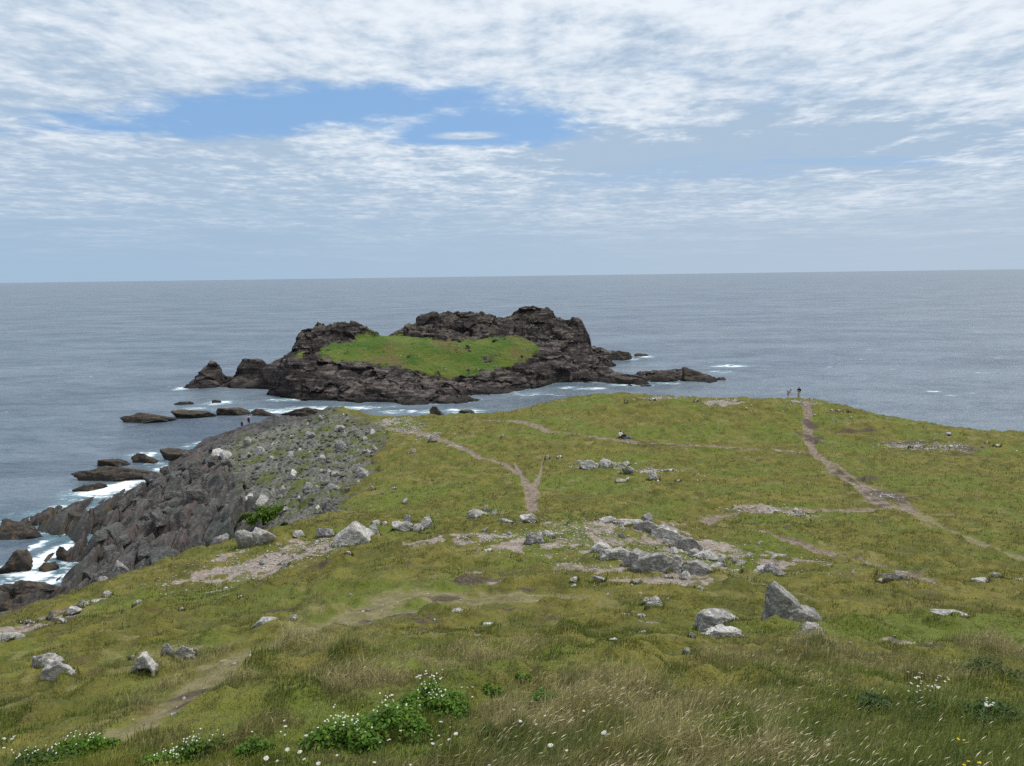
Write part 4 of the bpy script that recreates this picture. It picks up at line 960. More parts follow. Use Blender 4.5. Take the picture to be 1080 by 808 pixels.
sward('meadow_grass', 300000, 6.5, 22, lambda r, x, y: (.075 + .05 * sstep(14, 10, r) + .12 * blobs(x, y, STRAWW, 0 * x)) * tuft(x, y), lambda r: .0045 + .00042 * r, True)
sward('turf', 330000, 20, 60, lambda r, x, y: (.05 + .0009 * r) * tuft(x, y), lambda r: .004 + .0006 * r, False)
sward('heath', 240000, 58, 150, lambda r, x, y: .095 * tuft(x, y), lambda r: .02 + .0006 * r, False)
# longer tufts left ungrazed round the feet of the rocks
tx, ty = [], []
for (bx, by, bw, bd) in BASES:
    m = int(min(500, 160 * (bw + bd) * .5 * min(1, (30 / by) ** 1.0) + 40)); a_ = rng.uniform(0, 6.283, m); q_ = 1 + np.abs(rng.normal(0, .16, m))
    ok = fbm(bx + np.cos(a_), by + np.sin(a_), .9, 2, 301) > -.12
    tx.append((bx + np.cos(a_) * bw * .46 * q_)[ok]); ty.append((by + np.sin(a_) * bd * .46 * q_)[ok])
tx, ty = np.concatenate(tx), np.concatenate(ty); m = len(tx); r_ = np.hypot(tx, ty)
th = (.10 + .0022 * r_) * rng.lognormal(0, .4, m); tl = th * rng.normal(.3, .25, m); ta = rng.normal(.2, 1.2, m)
tag(link('rock_foot_grass', blade_mesh('rock_foot_grass', tx, ty, GZ(tx, ty), th, (.004 + .0006 * r_) * rng.uniform(.7, 1.4, m), tl * np.cos(ta), tl * np.sin(ta), sward_colour(tx, ty, m), True), M_grass), kind='stuff')
# tall grass of the foreground
x, y = polar(170000, 5.5, 19); t = tallness(x, y); keep = rng.random(len(x)) < t * (.55 + .9 * np.clip(fbm(x, y, 1.2, 3, 271) + .25, 0, 1)); x, y = x[keep], y[keep]; n = len(x); z = GZ(x, y)
h = np.minimum(rng.lognormal(math.log(.25), .32, n), .5); ln = h * np.clip(rng.normal(.45, .2, n), 0, .9); la = rng.normal(.15, .55, n)
c0 = sward_colour(x, y, n); mx = sstep(-.12, .25, fbm(x, y, 1.6, 3, 281) + .15 * rng.normal(size=n))[:, None]
gcol = np.array([.125, .165, .042]) * np.clip(rng.normal(1, .25, n), .5, 1.8)[:, None]; scol = np.array([.46, .39, .20]) * np.clip(rng.normal(1, .25, n), .5, 1.6)[:, None]
dkz = sstep(2.5, 5.5, x + 1.5 * fbm(x, y, 2, 3, 5))[:, None]
col = c0 * .35 + .65 * (gcol * (1 - mx * (1 - .6 * dkz)) + scol * mx * (1 - .6 * dkz))
tag(link('tall_grass', blade_mesh('tall_grass', x, y, z, h, rng.uniform(.004, .009, n), ln * np.cos(la), ln * np.sin(la), col, True), M_grass), kind='stuff')
# ripe seed heads on thin stalks, all combed by the wind
x, y = polar(13500, 6.5, 18); t = tallness(x, y) * sstep(6.5, 3.0, x + 2 * fbm(x, y, 2, 3, 6)) + blobs(x, y, STRAWW[:2], 0 * x) * .7
keep = rng.random(len(x)) < t * (.12 + .75 * np.clip(fbm(x, y, 1.1, 3, 291) + .1, 0, 1)); x, y = x[keep], y[keep]; n = len(x); z = GZ(x, y)
h = rng.normal(.42, .08, n); ln = h * np.clip(rng.normal(.42, .12, n), .1, .8); la = rng.normal(.15, .3, n); lx, ly = ln * np.cos(la), ln * np.sin(la)
top = np.stack([x + lx, y + ly, z + np.sqrt(np.maximum(h * h - ln * ln, .01))], 1); base = np.stack([x, y, z], 1)
mid = base + (top - base) * np.array([.32, .32, .62])
ax = top - mid; ax /= np.linalg.norm(ax, axis=1)[:, None]
sd_ = np.cross(ax, np.array([.3, 1, .1])); sd_ /= np.linalg.norm(sd_, axis=1)[:, None]; up_ = np.cross(ax, sd_)
hl = rng.uniform(.06, .11, n)[:, None]; hw = rng.uniform(.003, .0055, n)[:, None]; sw = .0013
hb = top; hm = top + ax * hl * .4 + np.array([.008, 0, 0]); ht = top + ax * hl + np.array([.02, 0, -.012])
V = np.stack([base - sd_ * sw, base + sd_ * sw, mid + sd_ * sw, mid - sd_ * sw, hb + sd_ * sw, hb - sd_ * sw,
              hb, hm + sd_ * hw, hm + up_ * hw, hm - sd_ * hw, hm - up_ * hw, ht], 1).reshape(-1, 3)
i = np.arange(n)[:, None] * 12
Fq = np.concatenate([i + np.array([[0, 1, 2, 3]]), i + np.array([[3, 2, 4, 5]])]); Ft = np.concatenate([i + np.array([q]) for q in ((6, 7, 8), (6, 8, 9), (6, 9, 10), (6, 10, 7), (11, 8, 7), (11, 9, 8), (11, 10, 9), (11, 7, 10))])
hc = np.array([.66, .58, .39]) * np.clip(rng.normal(1, .18, n), .5, 1.5)[:, None]; stc = np.array([.26, .22, .09]) * np.ones((n, 1))
tag(link('seed_grass', mesh_np('seed_grass', V, [Fq, Ft], False, colors=np.concatenate([np.repeat(stc[:, None], 6, 1), np.repeat(hc[:, None], 6, 1)], 1).reshape(-1, 3)), mat_tint('ripe grass', .2)), kind='stuff')

# ------------------------------------------------------------------ leafy plants
M_leaf = mat_tint('broad leaves', .3, .5); M_stem = mat_plain('plant stems', (.09, .085, .03)); M_petal = mat_tint('white petals', .25, .7)
def leaf_cloud(lobes, n, ls, base, seed):
    r = np.random.default_rng(seed); V = []; Cc = []
    w = np.array([l[3] * l[4] for l in lobes]); pick = r.choice(len(lobes), n, p=w / w.sum())
    L = np.array(lobes)[pick]
    d = r.normal(size=(n, 3)); d /= np.linalg.norm(d, axis=1)[:, None]; d[:, 2] = np.abs(d[:, 2]) * 1.0 - .12
    rr = (r.random(n) ** .33)[:, None] * np.where(r.random(n) < .16, r.uniform(1.0, 1.5, n), 1.0)[:, None]
    p = L[:, :3] + d * L[:, 3:6] * rr * r.uniform(.7, 1.15, (n, 1))
    nrm = d + r.normal(0, .55, (n, 3)) + np.array([0, 0, .5]); nrm /= np.linalg.norm(nrm, axis=1)[:, None]
    t = np.cross(nrm, r.normal(size=(n, 3))); t /= np.linalg.norm(t, axis=1)[:, None]; b = np.cross(nrm, t)
    s = (ls * r.uniform(.6, 1.35, n))[:, None]
    V = np.stack([p - t * s * .5, p + b * s * .32 + nrm * s * .08, p + t * s * .55 - nrm * s * .12, p - b * s * .32 + nrm * s * .08], 1).reshape(-1, 3)
    i = np.arange(n)[:, None] * 4
    c = np.array(base) * np.clip(r.normal(1, .25, n), .5, 1.7)[:, None] * np.stack([r.uniform(.8, 1.3, n), np.ones(n), r.uniform(.7, 1.3, n)], 1)
    return V, [np.concatenate([i + np.array([[0, 1, 2]]), i + np.array([[0, 2, 3]])])], np.repeat(c, 4, 0), p, nrm
def tube(name, pts, rad, mat, parent):
    pts = [np.array(p, float) for p in pts]; V = []; F = []; m = len(pts)
    for i, p in enumerate(pts):
        ax = pts[min(i + 1, m - 1)] - pts[max(i - 1, 0)]; ax = ax / (np.linalg.norm(ax) + 1e-9); s = np.cross(ax, [.3, .9, .2]); s /= np.linalg.norm(s); t = np.cross(ax, s)
        for q in range(4): V.append(p + (s * math.cos(q * 1.5708) + t * math.sin(q * 1.5708)) * rad * (1 - .5 * i / (m - 1)))
        if i:
            for q in range(4): F.append((4 * i - 4 + q, 4 * i - 4 + (q + 1) % 4, 4 * i + (q + 1) % 4, 4 * i + q))
    return link(name, mesh_np(name, np.array(V), np.array(F)), mat, parent)
def bush(px, py, wpx, hpx, label, n=1400, ls=.06, nl=5, col=(.085, .170, .020), white=0, seed=1, group=None, name='leafy_bush', depth=.75):
    g = G(px, py); Y = g[1]; w = wpx * Y * PX; h = hpx * Y * PX * .88; w *= 1.08; d = w * depth; n = int(n * 1.9)
    r = np.random.default_rng(seed)
    root = bpy.data.objects.new(name, None); COL.objects.link(root); root.location = (g[0], g[1] + d * .25, float(GZ(g[0], g[1] + d * .25)[0]) - .03); tag(root, label, 'bush', group)
    lobes = []
    nl = nl + 4
    for i in range(nl):
        x = (-.38 + .76 * (i + r.uniform(.1, .9)) / nl) * w; y = r.uniform(-.3, .3) * d; s = r.uniform(.55, 1.0)
        zz = float(GZ(root.location[0] + x, root.location[1] + y)[0]) - root.location[2]
        q1 = 1 - 1.1 * (x / w) ** 2 * 4 * .6; lobes.append((x, y, zz + h * .05, w * .2 * (.6 + .6 * s), d * .24 * (.6 + .6 * s), h * (.3 + .65 * s) * q1))
    V, F, c, p, nrm = leaf_cloud(lobes, n, ls, col, seed)
    link('foliage', mesh_np('foliage', V, F, False, colors=c), M_leaf, root)
    for l in lobes:
        tube('stem', [(l[0] * .7, l[1] * .7, l[2] - h * .15), (l[0] * .9, l[1] * .9, l[2] + l[5] * .3), (l[0] + r.uniform(-.1, .1) * w, l[1], l[2] + l[5] * .8)], .006 * max(1, Y / 14), M_stem, root)
    if white:
        hi = np.argsort(-(p[:, 2] + .35 * p[:, 1] / max(d, .1) * h + r.normal(0, h * .18, n)))[:white]
        q = p[hi] + np.array([0, 0, ls * .9]); m = len(q); s = (ls * r.uniform(.35, .6, m))[:, None]
        t = np.cross(r.normal(0, .3, (m, 3)) + np.array([0, -.5, 1]), np.array([1., 0, 0])); t /= np.linalg.norm(t, axis=1)[:, None]
        b = np.array([[1., 0, 0]]) * np.ones((m, 1))
        Vw = np.stack([q - t * s * .5, q + b * s * .5, q + t * s * .5, q - b * s * .5], 1).reshape(-1, 3); i = np.arange(m)[:, None] * 4
        tag(link('blossoms', mesh_np('blossoms', Vw, i + np.array([[0, 1, 2, 3]]), False, colors=np.tile(np.array([[.66, .66, .56]]), (m * 4, 1))), M_petal, root), kind='stuff' if m > 100 else None)
    return root
bush(360, 788, 78, 46, 'leafy bush with cream blossom on its shoulder, downhill lobe of the big clump', 2600, .06, 7, white=44, seed=3)
bush(410, 780, 80, 50, 'big deep green leafy bush in the middle of the clump in the grass', 3000, .06, 8, white=20, seed=4)
bush(456, 756, 78, 36, 'leafy bush with white blossom along the top, uphill lobe of the big clump', 2600, .06, 7, white=46, seed=5)
bush(575, 749, 40, 26, 'compact round green plant standing alone in pale grass', 1300, .055, 5, (.070, .145, .018), seed=6)
bush(520, 739, 22, 17, 'small green plant uphill of the compact round one', 500, .05, 3, seed=7)
bush(552, 733, 16, 10, 'sparse little green sprig between two bigger plants', 220, .045, 3, seed=8)
bush(517, 773, 24, 20, 'dark green plant low in the pale grass beneath the others', 600, .055, 3, (.055, .105, .018), seed=9)
bush(580, 776, 12, 11, 'tiny dark green plant by the white flowers near the frame edge', 160, .045, 2, (.045, .085, .018), seed=10)
bush(85, 794, 60, 30, 'spreading leafy plant with white specks on the meadow slope', 1500, .055, 6, white=28, seed=11)
bush(38, 806, 70, 26, 'low dark leafy plant in the corner of the meadow', 1300, .055, 6, (.055, .105, .018), white=26, seed=12)
bush(210, 799, 56, 30, 'leafy plant with cream blossom beside the worn track', 1400, .05, 6, (.070, .130, .020), white=30, seed=13)
bush(268, 800, 46, 32, 'bright green leafy plant next to the blossoming one by the track', 1500, .055, 5, (.075, .150, .020), seed=14)
bush(165, 808, 60, 22, 'low leafy plant at the bottom edge where the worn track ends', 1000, .05, 5, white=24, seed=15)
bush(864, 699, 40, 18, 'dark glossy leafy bush at the foot of a whitish boulder', 1300, .06, 4, (.045, .100, .016), seed=16)
bush(925, 758, 46, 26, 'dark green herb patch amid the tall grass', 1300, .06, 5, (.045, .085, .022), seed=17)
bush(1055, 714, 70, 24, 'thin rushy green plant at the picture edge above the tall grass', 1100, .06, 6, (.062, .090, .026), seed=18)
bush(1055, 770, 60, 30, 'leafy green weed among yellow and white flowers in dark grass', 1100, .06, 5, (.052, .100, .024), seed=19)
bush(280, 553, 40, 24, 'bright green bush growing on the scree of the cliff', 2200, .30, 6, (.075, .135, .016), seed=20)
bush(258, 547, 16, 8, 'small green shrub at the edge of the cliff bush', 400, .28, 3, (.070, .125, .016), seed=21)
bush(379, 502, 10, 6, 'tiny green shrub where scree meets the grass slope', 160, .24, 2, (.080, .140, .018), seed=22)
bush(298, 557, 10, 8, 'dark green shrub below the bright cliff bush', 200, .25, 2, (.045, .085, .016), seed=23)

# ------------------------------------------------------------------ wild flowers
M_white = mat_tint('flower heads', .15, .8)
def head_mesh(seed, rad=.05, col=(.62, .62, .56)):
    r = np.random.default_rng(seed); n = 46
    a = r.uniform(0, 6.28, n); q = np.sqrt(r.random(n)) * rad; p = np.stack([q * np.cos(a), q * np.sin(a), -.18 * q * q / rad + r.normal(0, .003, n)], 1)
    V = []; F = []; s = rad * .26
    for k, c in enumerate(p):
        nn = 6; b = len(V); V.append(c + np.array([0, 0, s * .35])); ph = r.uniform(0, 1)
        for j in range(nn): V.append(c + np.array([math.cos(ph + j * 1.047) * s * (.75 + .5 * (j % 2)), math.sin(ph + j * 1.047) * s * (.75 + .5 * (j % 2)), r.normal(0, .002)]))
        for j in range(nn): F.append((b, b + 1 + j, b + 1 + (j + 1) % nn))
    V = np.array(V); cc = np.array(col) * np.clip(r.normal(1, .06, len(V)), .8, 1.15)[:, None]
    return mesh_np('flower_head', V, np.array(F), False, colors=cc)
HEADS = [head_mesh(s, .021 + .005 * s) for s in range(3)]
for m in HEADS: m.materials.append(M_white)
YHEAD = head_mesh(9, .022, (.72, .52, .02)); YHEAD.materials.append(M_white)
_fl = {}
def flower(px, py, label, group, size=1.0, yellow=False, hgt=.34):
    g = G(px, py + 24); y = g[1]; x = g[0]
    # stand the plant where its head meets the view ray
    d = ray(px, py); t = np.linspace(6, 30, 500); P = CAM + d * t[:, None]
    gap_ = P[:, 2] - (BASE(P[:, 0], P[:, 1]) + hgt); k = np.nonzero(gap_ < 0)[0][0]; x, y = P[k, :2]
    z = float(GZ(x, y)[0])
    root = bpy.data.objects.new('wild_flower', None); COL.objects.link(root); root.location = (x, y, z); tag(root, label, 'flower', group)
    top = Vector((rnd.uniform(.0, .06), rnd.uniform(-.03, .03), hgt * rnd.uniform(.92, 1.08)))
    me = YHEAD if yellow else rnd.choice(HEADS)
    hd = link('flower_head', me, None, root); hd.location = top; s = size * rnd.uniform(.55, .95); hd.scale = (s, s, s); hd.rotation_euler = (rnd.uniform(.0, .4), rnd.uniform(-.3, .3), rnd.uniform(0, 6))
    if 'stem' not in _fl:
        o = tube('stem', [(0, 0, -.05), (.02, 0, .5), (0, 0, 1)], .0035, M_stem, root); _fl['stem'] = o.data
    else: o = link('stem', _fl['stem'], None, root)
    o.scale = (1, 1, top.z); o.rotation_euler = (0, math.atan2(top.x, top.z), 0)
    for q in range(2):
        if 'leaf' not in _fl:
            V = np.array([[0, 0, 0], [.05, .012, .03], [.11, 0, .02], [.05, -.012, .03]]); _fl['leaf'] = mesh_np('leaf', V, np.array([[0, 1, 2, 3]]), False, colors=np.tile([[.07, .12, .03]], (4, 1))); _fl['leaf'].materials.append(M_leaf)
        lf = link('leaf', _fl['leaf'], None, root); lf.location = (top.x * .4, top.y * .4, top.z * (.3 + .25 * q)); lf.rotation_euler = (0, 0, rnd.uniform(0, 6.28))
for px, py in [(4, 779), (10, 777), (2, 785), (14, 776)]: flower(px, py, 'white flower head of a clump at the meadow corner', 'white flowers at the meadow corner', 1.25)
for px, py in [(278, 798), (290, 799), (298, 791), (314, 792), (332, 800), (315, 796)]: flower(px, py, 'white flower head in the drift below the leafy bushes', 'white flowers below the bushes', 1.25)
for px, py in [(322, 778), (317, 777), (298, 774), (298, 765), (326, 775), (300, 768), (265, 772), (294, 772)]: flower(px, py, 'small white flower head beside the downhill end of the bush clump', 'white flowers beside the clump', .8)
for px, py in [(463, 757), (472, 760), (452, 775), (462, 771), (470, 772), (478, 767), (455, 776)]: flower(px, py, 'white flower head in pale grass past the big bush clump', 'white flowers past the clump', .95)
for px, py in [(400, 777), (422, 767), (436, 767), (393, 795), (429, 799), (351, 792), (408, 776)]: flower(px, py, 'white flower head in grass right under the big green bush', 'white flowers under the big bush', .95)
for px, py in [(440, 718), (438, 716), (443, 719)]: flower(px, py, 'large white flower head above the blossoming bush', 'large white flowers above the bush', 1.2, hgt=.55)
for px, py in [(491, 730), (495, 729), (487, 732)]: flower(px, py, 'white flower head at the uphill end of the bush clump', 'white flowers at the uphill end', 1.1)
for px, py in [(538, 745), (572, 749), (562, 759), (614, 750), (547, 757)]: flower(px, py, 'white flower head near the compact round plant', 'white flowers near the round plant', .9)
for px, py in [(576, 783), (595, 787), (512, 798), (633, 777)]: flower(px, py, 'single white flower head rising from long pale grass', 'white flowers in long pale grass', 1.1)
for i in range(26):
    px = 955 + rnd.random() * 40; flower(px, 723 + (px - 955) * .12 + rnd.uniform(-2, 10), 'cream white umbel in the dense group above the tall dark grass', 'umbels above the dark grass', .8, hgt=.5)
for i in range(9): flower(1036 + rnd.random() * 14, 742 + rnd.random() * 9, 'cream white umbel in the loose group by the picture edge', 'umbels by the picture edge', .9, hgt=.5)
for px, py in [(1008, 780), (1015, 783), (1020, 798), (1012, 803), (1026, 801), (998, 731)]: flower(px, py, 'yellow wild flower amid tall dark green grass', 'yellow flowers in dark grass', 1.0, True, .4)
# ------------------------------------------------------------------ people
def skin_mesh(verts, edges, radii, sub=1):
    me = bpy.data.meshes.new('tmp'); me.from_pydata([tuple(v) for v in verts], edges, [])
    o = bpy.data.objects.new('tmp', me); COL.objects.link(o)
    m = o.modifiers.new('s', 'SKIN'); m.use_smooth_shade = True
    for i, r_ in enumerate(radii):
        sv = me.skin_vertices[0].data[i]; sv.radius = (r_, r_) if not isinstance(r_, tuple) else r_; sv.use_root = (i == 0)
    if sub:
        s = o.modifiers.new('u', 'SUBSURF'); s.levels = sub; s.render_levels = sub
    C.view_layer.update()
    ev = o.evaluated_get(C.evaluated_depsgraph_get()); out = bpy.data.meshes.new_from_object(ev)
    bpy.data.objects.remove(o); bpy.data.meshes.remove(me)
    return out
def merge(meshes, voxel):
    bm = bmesh.new()
    for m in meshes: bm.from_mesh(m)
    me = bpy.data.meshes.new('tmp'); bm.to_mesh(me); bm.free()
    o = bpy.data.objects.new('tmp', me); COL.objects.link(o)
    r_ = o.modifiers.new('r', 'REMESH'); r_.mode = 'VOXEL'; r_.voxel_size = voxel; r_.use_smooth_shade = True
    C.view_layer.update()
    out = bpy.data.meshes.new_from_object(o.evaluated_get(C.evaluated_depsgraph_get())); bpy.data.objects.remove(o); bpy.data.meshes.remove(me)
    return out
def ball(c, r3, sub=2):
    bm = bmesh.new(); bmesh.ops.create_icosphere(bm, subdivisions=sub, radius=1)
    for v in bm.verts: v.co = Vector((v.co.x * r3[0] + c[0], v.co.y * r3[1] + c[1], v.co.z * r3[2] + c[2]))
    me = bpy.data.meshes.new('tmp'); bm.to_mesh(me); bm.free(); return me
M_skin = mat_plain('skin', (.42, .27, .20), .6, .08)
def cloth(name, col): return mat_plain(name, col, .9, .18, 30)
def person(px, py, face, joints, label, top, legs, hair, shorts=False, hat=None, ground=None):
    """joints: dict of points for one figure facing -Y in metres; z = 0 is the ground under the feet or seat"""
    J = {k: Vector(v) for k, v in joints.items()}
    pel, ch, nk, hd = J['pelvis'], J['chest'], J['neck'], J['head']
    V = [pel, (pel + ch) / 2, ch, nk, hd]; E = [(0, 1), (1, 2), (2, 3)]; Rr = [.10, .09, .11, .075, .075]; E.append((3, 4))
    fing = []
    for s in 'lr':
        i = len(V); sh, el, wr = J['sh_' + s], J['el_' + s], J['wr_' + s]
        d = (wr - el).normalized(); pm = wr + d * .09
        V += [sh, el, wr, pm]; Rr += [.058, .05, .038, (.045, .026)]; E += [(2, i), (i, i + 1), (i + 1, i + 2), (i + 2, i + 3)]
        side = d.cross(Vector((0, 0, 1)) if abs(d.z) < .8 else Vector((0, 1, 0))).normalized(); nrm = d.cross(side)
        for q, ln in enumerate((.072, .08, .075, .06)):
            a = pm - d * .03 + side * (.030 - .02 * q); b = pm + d * (.035) + side * (.033 - .022 * q); c_ = b + (d * .8 + nrm * .5).normalized() * ln * .6; e = c_ + (d * .4 + nrm * .8).normalized() * ln * .4
            fing.append(skin_mesh([a, b, c_, e], [(0, 1), (1, 2), (2, 3)], [.010, .0095, .009, .008], 0))
        a = wr + d * .03 + side * .02; b = a + side * .035 + d * .025; c_ = b + d * .04 + nrm * .015
        fing.append(skin_mesh([a, b, c_], [(0, 1), (1, 2)], [.012, .011, .009], 0))
        i = len(V); hp, kn, an, to = J['hip_' + s], J['kn_' + s], J['an_' + s], J['toe_' + s]
        V += [hp, kn, an, to]; Rr += [.085, .065, .048, .04]; E += [(0, i), (i, i + 1), (i + 1, i + 2), (i + 2, i + 3)]
    fw = Vector(joints.get('look', (0, -1, 0))).normalized(); sdv = fw.cross(Vector((0, 0, 1))).normalized()
    face_bits = [ball(hd + Vector((0, 0, .02)), (.078, .095, .115), 3), ball(hd + fw * .095 + Vector((0, 0, .0)), (.014, .02, .022)), ball(hd + fw * .085 + Vector((0, 0, -.045)), (.026, .012, .009))]
    for s in (-1, 1):
        face_bits += [ball(hd + sdv * .08 * s + Vector((0, 0, .01)), (.012, .02, .032)), ball(hd + fw * .088 + sdv * .032 * s + Vector((0, 0, .03)), (.013, .01, .008))]
    body = merge([skin_mesh(V, E, Rr, 2)] + fing + face_bits, .011)
    g = ground if ground is not None else hit(BASE, px, py, 6, 200)
    if ground is not None:                       # the footing: the highest bit of rock within a step or two
        cand = [(g[0] * (g[1] - 9 + b * 1.5) / g[1], g[1] - 9 + b * 1.5) for b in range(11)]; g = max(cand, key=lambda q: (float(GZ(*q)[0]) - 36) / q[1])
    o = link('person', body, M_skin); o.location = (g[0], g[1], float(GZ(g[0], g[1])[0]) + .01); o.rotation_euler = (0, 0, face); o.scale = (1.06,) * 3; tag(o, label, 'person')
    # clothes follow the same skeleton a little further out
    V = [pel, (pel + ch) / 2, ch, nk]; E = [(0, 1), (1, 2), (2, 3)]; Rr = [.195, .185, .205, .09]
    for s in 'lr':
        i = len(V); end = J['el_' + s] + (J['wr_' + s] - J['el_' + s]) * (.15 if joints.get('short') else .86); V += [J['sh_' + s], J['el_' + s], end]; Rr += [.105, .085, .07]; E += [(2, i), (i, i + 1), (i + 1, i + 2)]
    link('jacket', merge([skin_mesh(V, E, Rr, 2)], .014), top, o)
    V = [pel]; E = []; Rr = [.19]
    for s in 'lr':
        i = len(V); end = J['kn_' + s] + (J['an_' + s] - J['kn_' + s]) * (.05 if shorts else .92); V += [J['hip_' + s], J['kn_' + s], end]; Rr += [.135, .11, .09]; E += [(0, i), (i, i + 1), (i + 1, i + 2)]
    link('shorts' if shorts else 'trousers', merge([skin_mesh(V, E, Rr, 2)], .014), legs, o)
    for s in 'lr':
        an, to = J['an_' + s], J['toe_' + s]; link('shoe', merge([skin_mesh([an + Vector((0, 0, .05)), an - (to - an).normalized() * .03, to + (to - an).normalized() * .03], [(0, 1), (1, 2)], [.052, .056, .05], 1)], .012), M_shoe, o)
    hm = ball(hd + Vector((0, 0, .045)) - fw * .018, (.09, .105, .105), 3)
    for v in hm.vertices:
        q = v.co - hd
        if q.dot(fw) > .045 and q.z < .075: v.co = v.co - fw * .05
    link('hair' if hat is None else 'hat', hm, hair if hat is None else hat, o)
    return o
M_shoe = cloth('walking shoes', (.05, .045, .04)); M_hair = cloth('dark hair', (.03, .022, .016)); M_black = cloth('black cloth', (.014, .015, .018)); M_navy = cloth('dark blue cloth', (.02, .03, .06)); M_denim = cloth('blue denim', (.12, .19, .34))
M_wht = cloth('white cloth', (.78, .78, .78)); M_khaki = cloth('pale khaki cloth', (.38, .33, .27)); M_grn = cloth('dark green cloth', (.035, .05, .045)); M_pblue = cloth('pale blue cloth', (.35, .45, .55)); M_red = cloth('red cloth', (.50, .03, .03)); M_gry = cloth('grey cloth', (.16, .17, .19))
STAND = dict(pelvis=(0, 0, .94), chest=(0, .0, 1.30), neck=(0, -.01, 1.50), head=(0, -.02, 1.62), hip_l=(.10, 0, .88), hip_r=(-.10, 0, .88), kn_l=(.12, -.03, .49), kn_r=(-.11, 0, .49), an_l=(.13, 0, .085), an_r=(-.12, .05, .085), toe_l=(.15, -.16, .045), toe_r=(-.14, -.11, .045),
             sh_l=(.19, 0, 1.41), sh_r=(-.19, 0, 1.41), el_l=(.26, .03, 1.13), el_r=(-.26, .03, 1.13), wr_l=(.24, -.10, .90), wr_r=(-.24, -.10, .90))
UPARM = {**STAND, 'el_r': (-.33, -.10, 1.52), 'wr_r': (-.27, -.22, 1.74), 'el_l': (.27, -.08, 1.15), 'wr_l': (.12, -.28, 1.20)}
BEND = {**STAND, 'chest': (0, -.20, 1.24), 'neck': (0, -.34, 1.38), 'head': (0, -.42, 1.45), 'sh_l': (.19, -.27, 1.32), 'sh_r': (-.19, -.27, 1.32), 'el_l': (.24, -.36, 1.06), 'el_r': (-.24, -.34, 1.06), 'wr_l': (.12, -.50, .92), 'wr_r': (-.12, -.48, .90), 'look': (0, -.8, -.5)}
STRIDE = {**STAND, 'kn_l': (.11, -.20, .52), 'an_l': (.12, -.24, .12), 'toe_l': (.13, -.40, .06), 'kn_r': (-.11, .06, .48), 'an_r': (-.11, .22, .10), 'toe_r': (-.12, .08, .045), 'el_l': (.27, .02, 1.13), 'wr_l': (.12, -.20, 1.16), 'el_r': (-.27, .02, 1.13), 'wr_r': (-.12, -.20, 1.18)}
SIT = dict(pelvis=(0, 0, .13), chest=(0, .08, .50), neck=(0, .05, .70), head=(0, .02, .82), hip_l=(.10, -.02, .12), hip_r=(-.10, -.02, .12), kn_l=(.16, -.40, .40), kn_r=(-.15, -.42, .36), an_l=(.14, -.62, .08), an_r=(-.13, -.70, .08), toe_l=(.16, -.80, .06), toe_r=(-.15, -.87, .07),
           sh_l=(.19, .07, .61), sh_r=(-.19, .07, .61), el_l=(.27, -.12, .40), el_r=(-.27, -.12, .40), wr_l=(.12, -.34, .44), wr_r=(-.14, -.33, .42))
LOUNGE = {**SIT, 'chest': (0, .22, .42), 'neck': (0, .30, .60), 'head': (0, .31, .72), 'sh_l': (.19, .26, .52), 'sh_r': (-.19, .26, .52), 'el_l': (.30, .42, .28), 'el_r': (-.30, .42, .28), 'wr_l': (.28, .48, .08), 'wr_r': (-.28, .48, .08), 'kn_l': (.14, -.42, .22), 'kn_r': (-.12, -.44, .34), 'an_l': (.13, -.82, .09), 'an_r': (-.12, -.72, .08), 'toe_l': (.14, -.94, .12), 'toe_r': (-.13, -.88, .07)}
p1 = person(831, 421, R(80), BEND, 'walker bending forward under a grey pack on the hilltop', M_grn, M_khaki, M_hair, shorts=True, ground=at_depth(831, 421, 131))
p2 = person(842, 421, R(-35), STRIDE, 'walker in a black top and pale trousers on the hilltop', M_black, M_khaki, M_hair, ground=at_depth(842.5, 421, 131))
p3 = person(255, 447.5, R(15), UPARM, 'walker with one arm raised standing on the rocky point', M_gry, M_navy, M_hair, ground=at_depth(255, 447, 158))
p4 = person(262.5, 447, R(200), STAND, 'walker in a pale blue top with a red backpack on the rocky point', M_pblue, M_navy, M_hair, ground=at_depth(262.5, 447, 158))
p5 = person(654.5, 463, R(150), SIT, 'person in a white top sitting in the grass of the saddle', M_wht, M_black, M_hair)
p6 = person(660.5, 463, R(75), LOUNGE, 'person in jeans leaning back in the grass of the saddle', M_black, M_denim, M_hair)
def backpack(who, off, tilt, col, label):
    bm = bmesh.new(); bmesh.ops.create_cube(bm, size=1)
    for v in bm.verts:
        v.co.x *= .30 * (.85 if v.co.z > 0 else 1); v.co.y *= .17; v.co.z *= .46
    bmesh.ops.bevel(bm, geom=bm.edges[:], offset=.05, segments=3, affect='EDGES')
    me = bpy.data.meshes.new('bag'); bm.to_mesh(me); bm.free()
    o = bpy.data.objects.new('backpack', None); COL.objects.link(o); tag(o, label, 'backpack')
    o.matrix_world = Matrix.Translation(who.location) @ Matrix.Rotation(who.rotation_euler.z, 4, 'Z') @ Matrix.Translation(off) @ Matrix.Rotation(tilt, 4, 'X')
    link('bag', me, col, o)
    pk = bpy.data.meshes.new('pocket'); bm = bmesh.new(); bmesh.ops.create_cube(bm, size=1)
    for v in bm.verts: v.co = Vector((v.co.x * .2, v.co.y * .06 + .105, v.co.z * .2 - .08))
    bmesh.ops.bevel(bm, geom=bm.edges[:], offset=.02, segments=2, affect='EDGES'); bm.to_mesh(pk); bm.free(); link('pocket', pk, col, o)
    for s in (-1, 1):
        tube('strap', [(.1 * s, -.09, .2), (.12 * s, -.2, .22), (.13 * s, -.34, .05), (.12 * s, -.1, -.18)], .018, M_black, o)
backpack(p4, (0, .21, 1.24), 0, M_red, 'red backpack worn by the walker in pale blue on the rocky point')
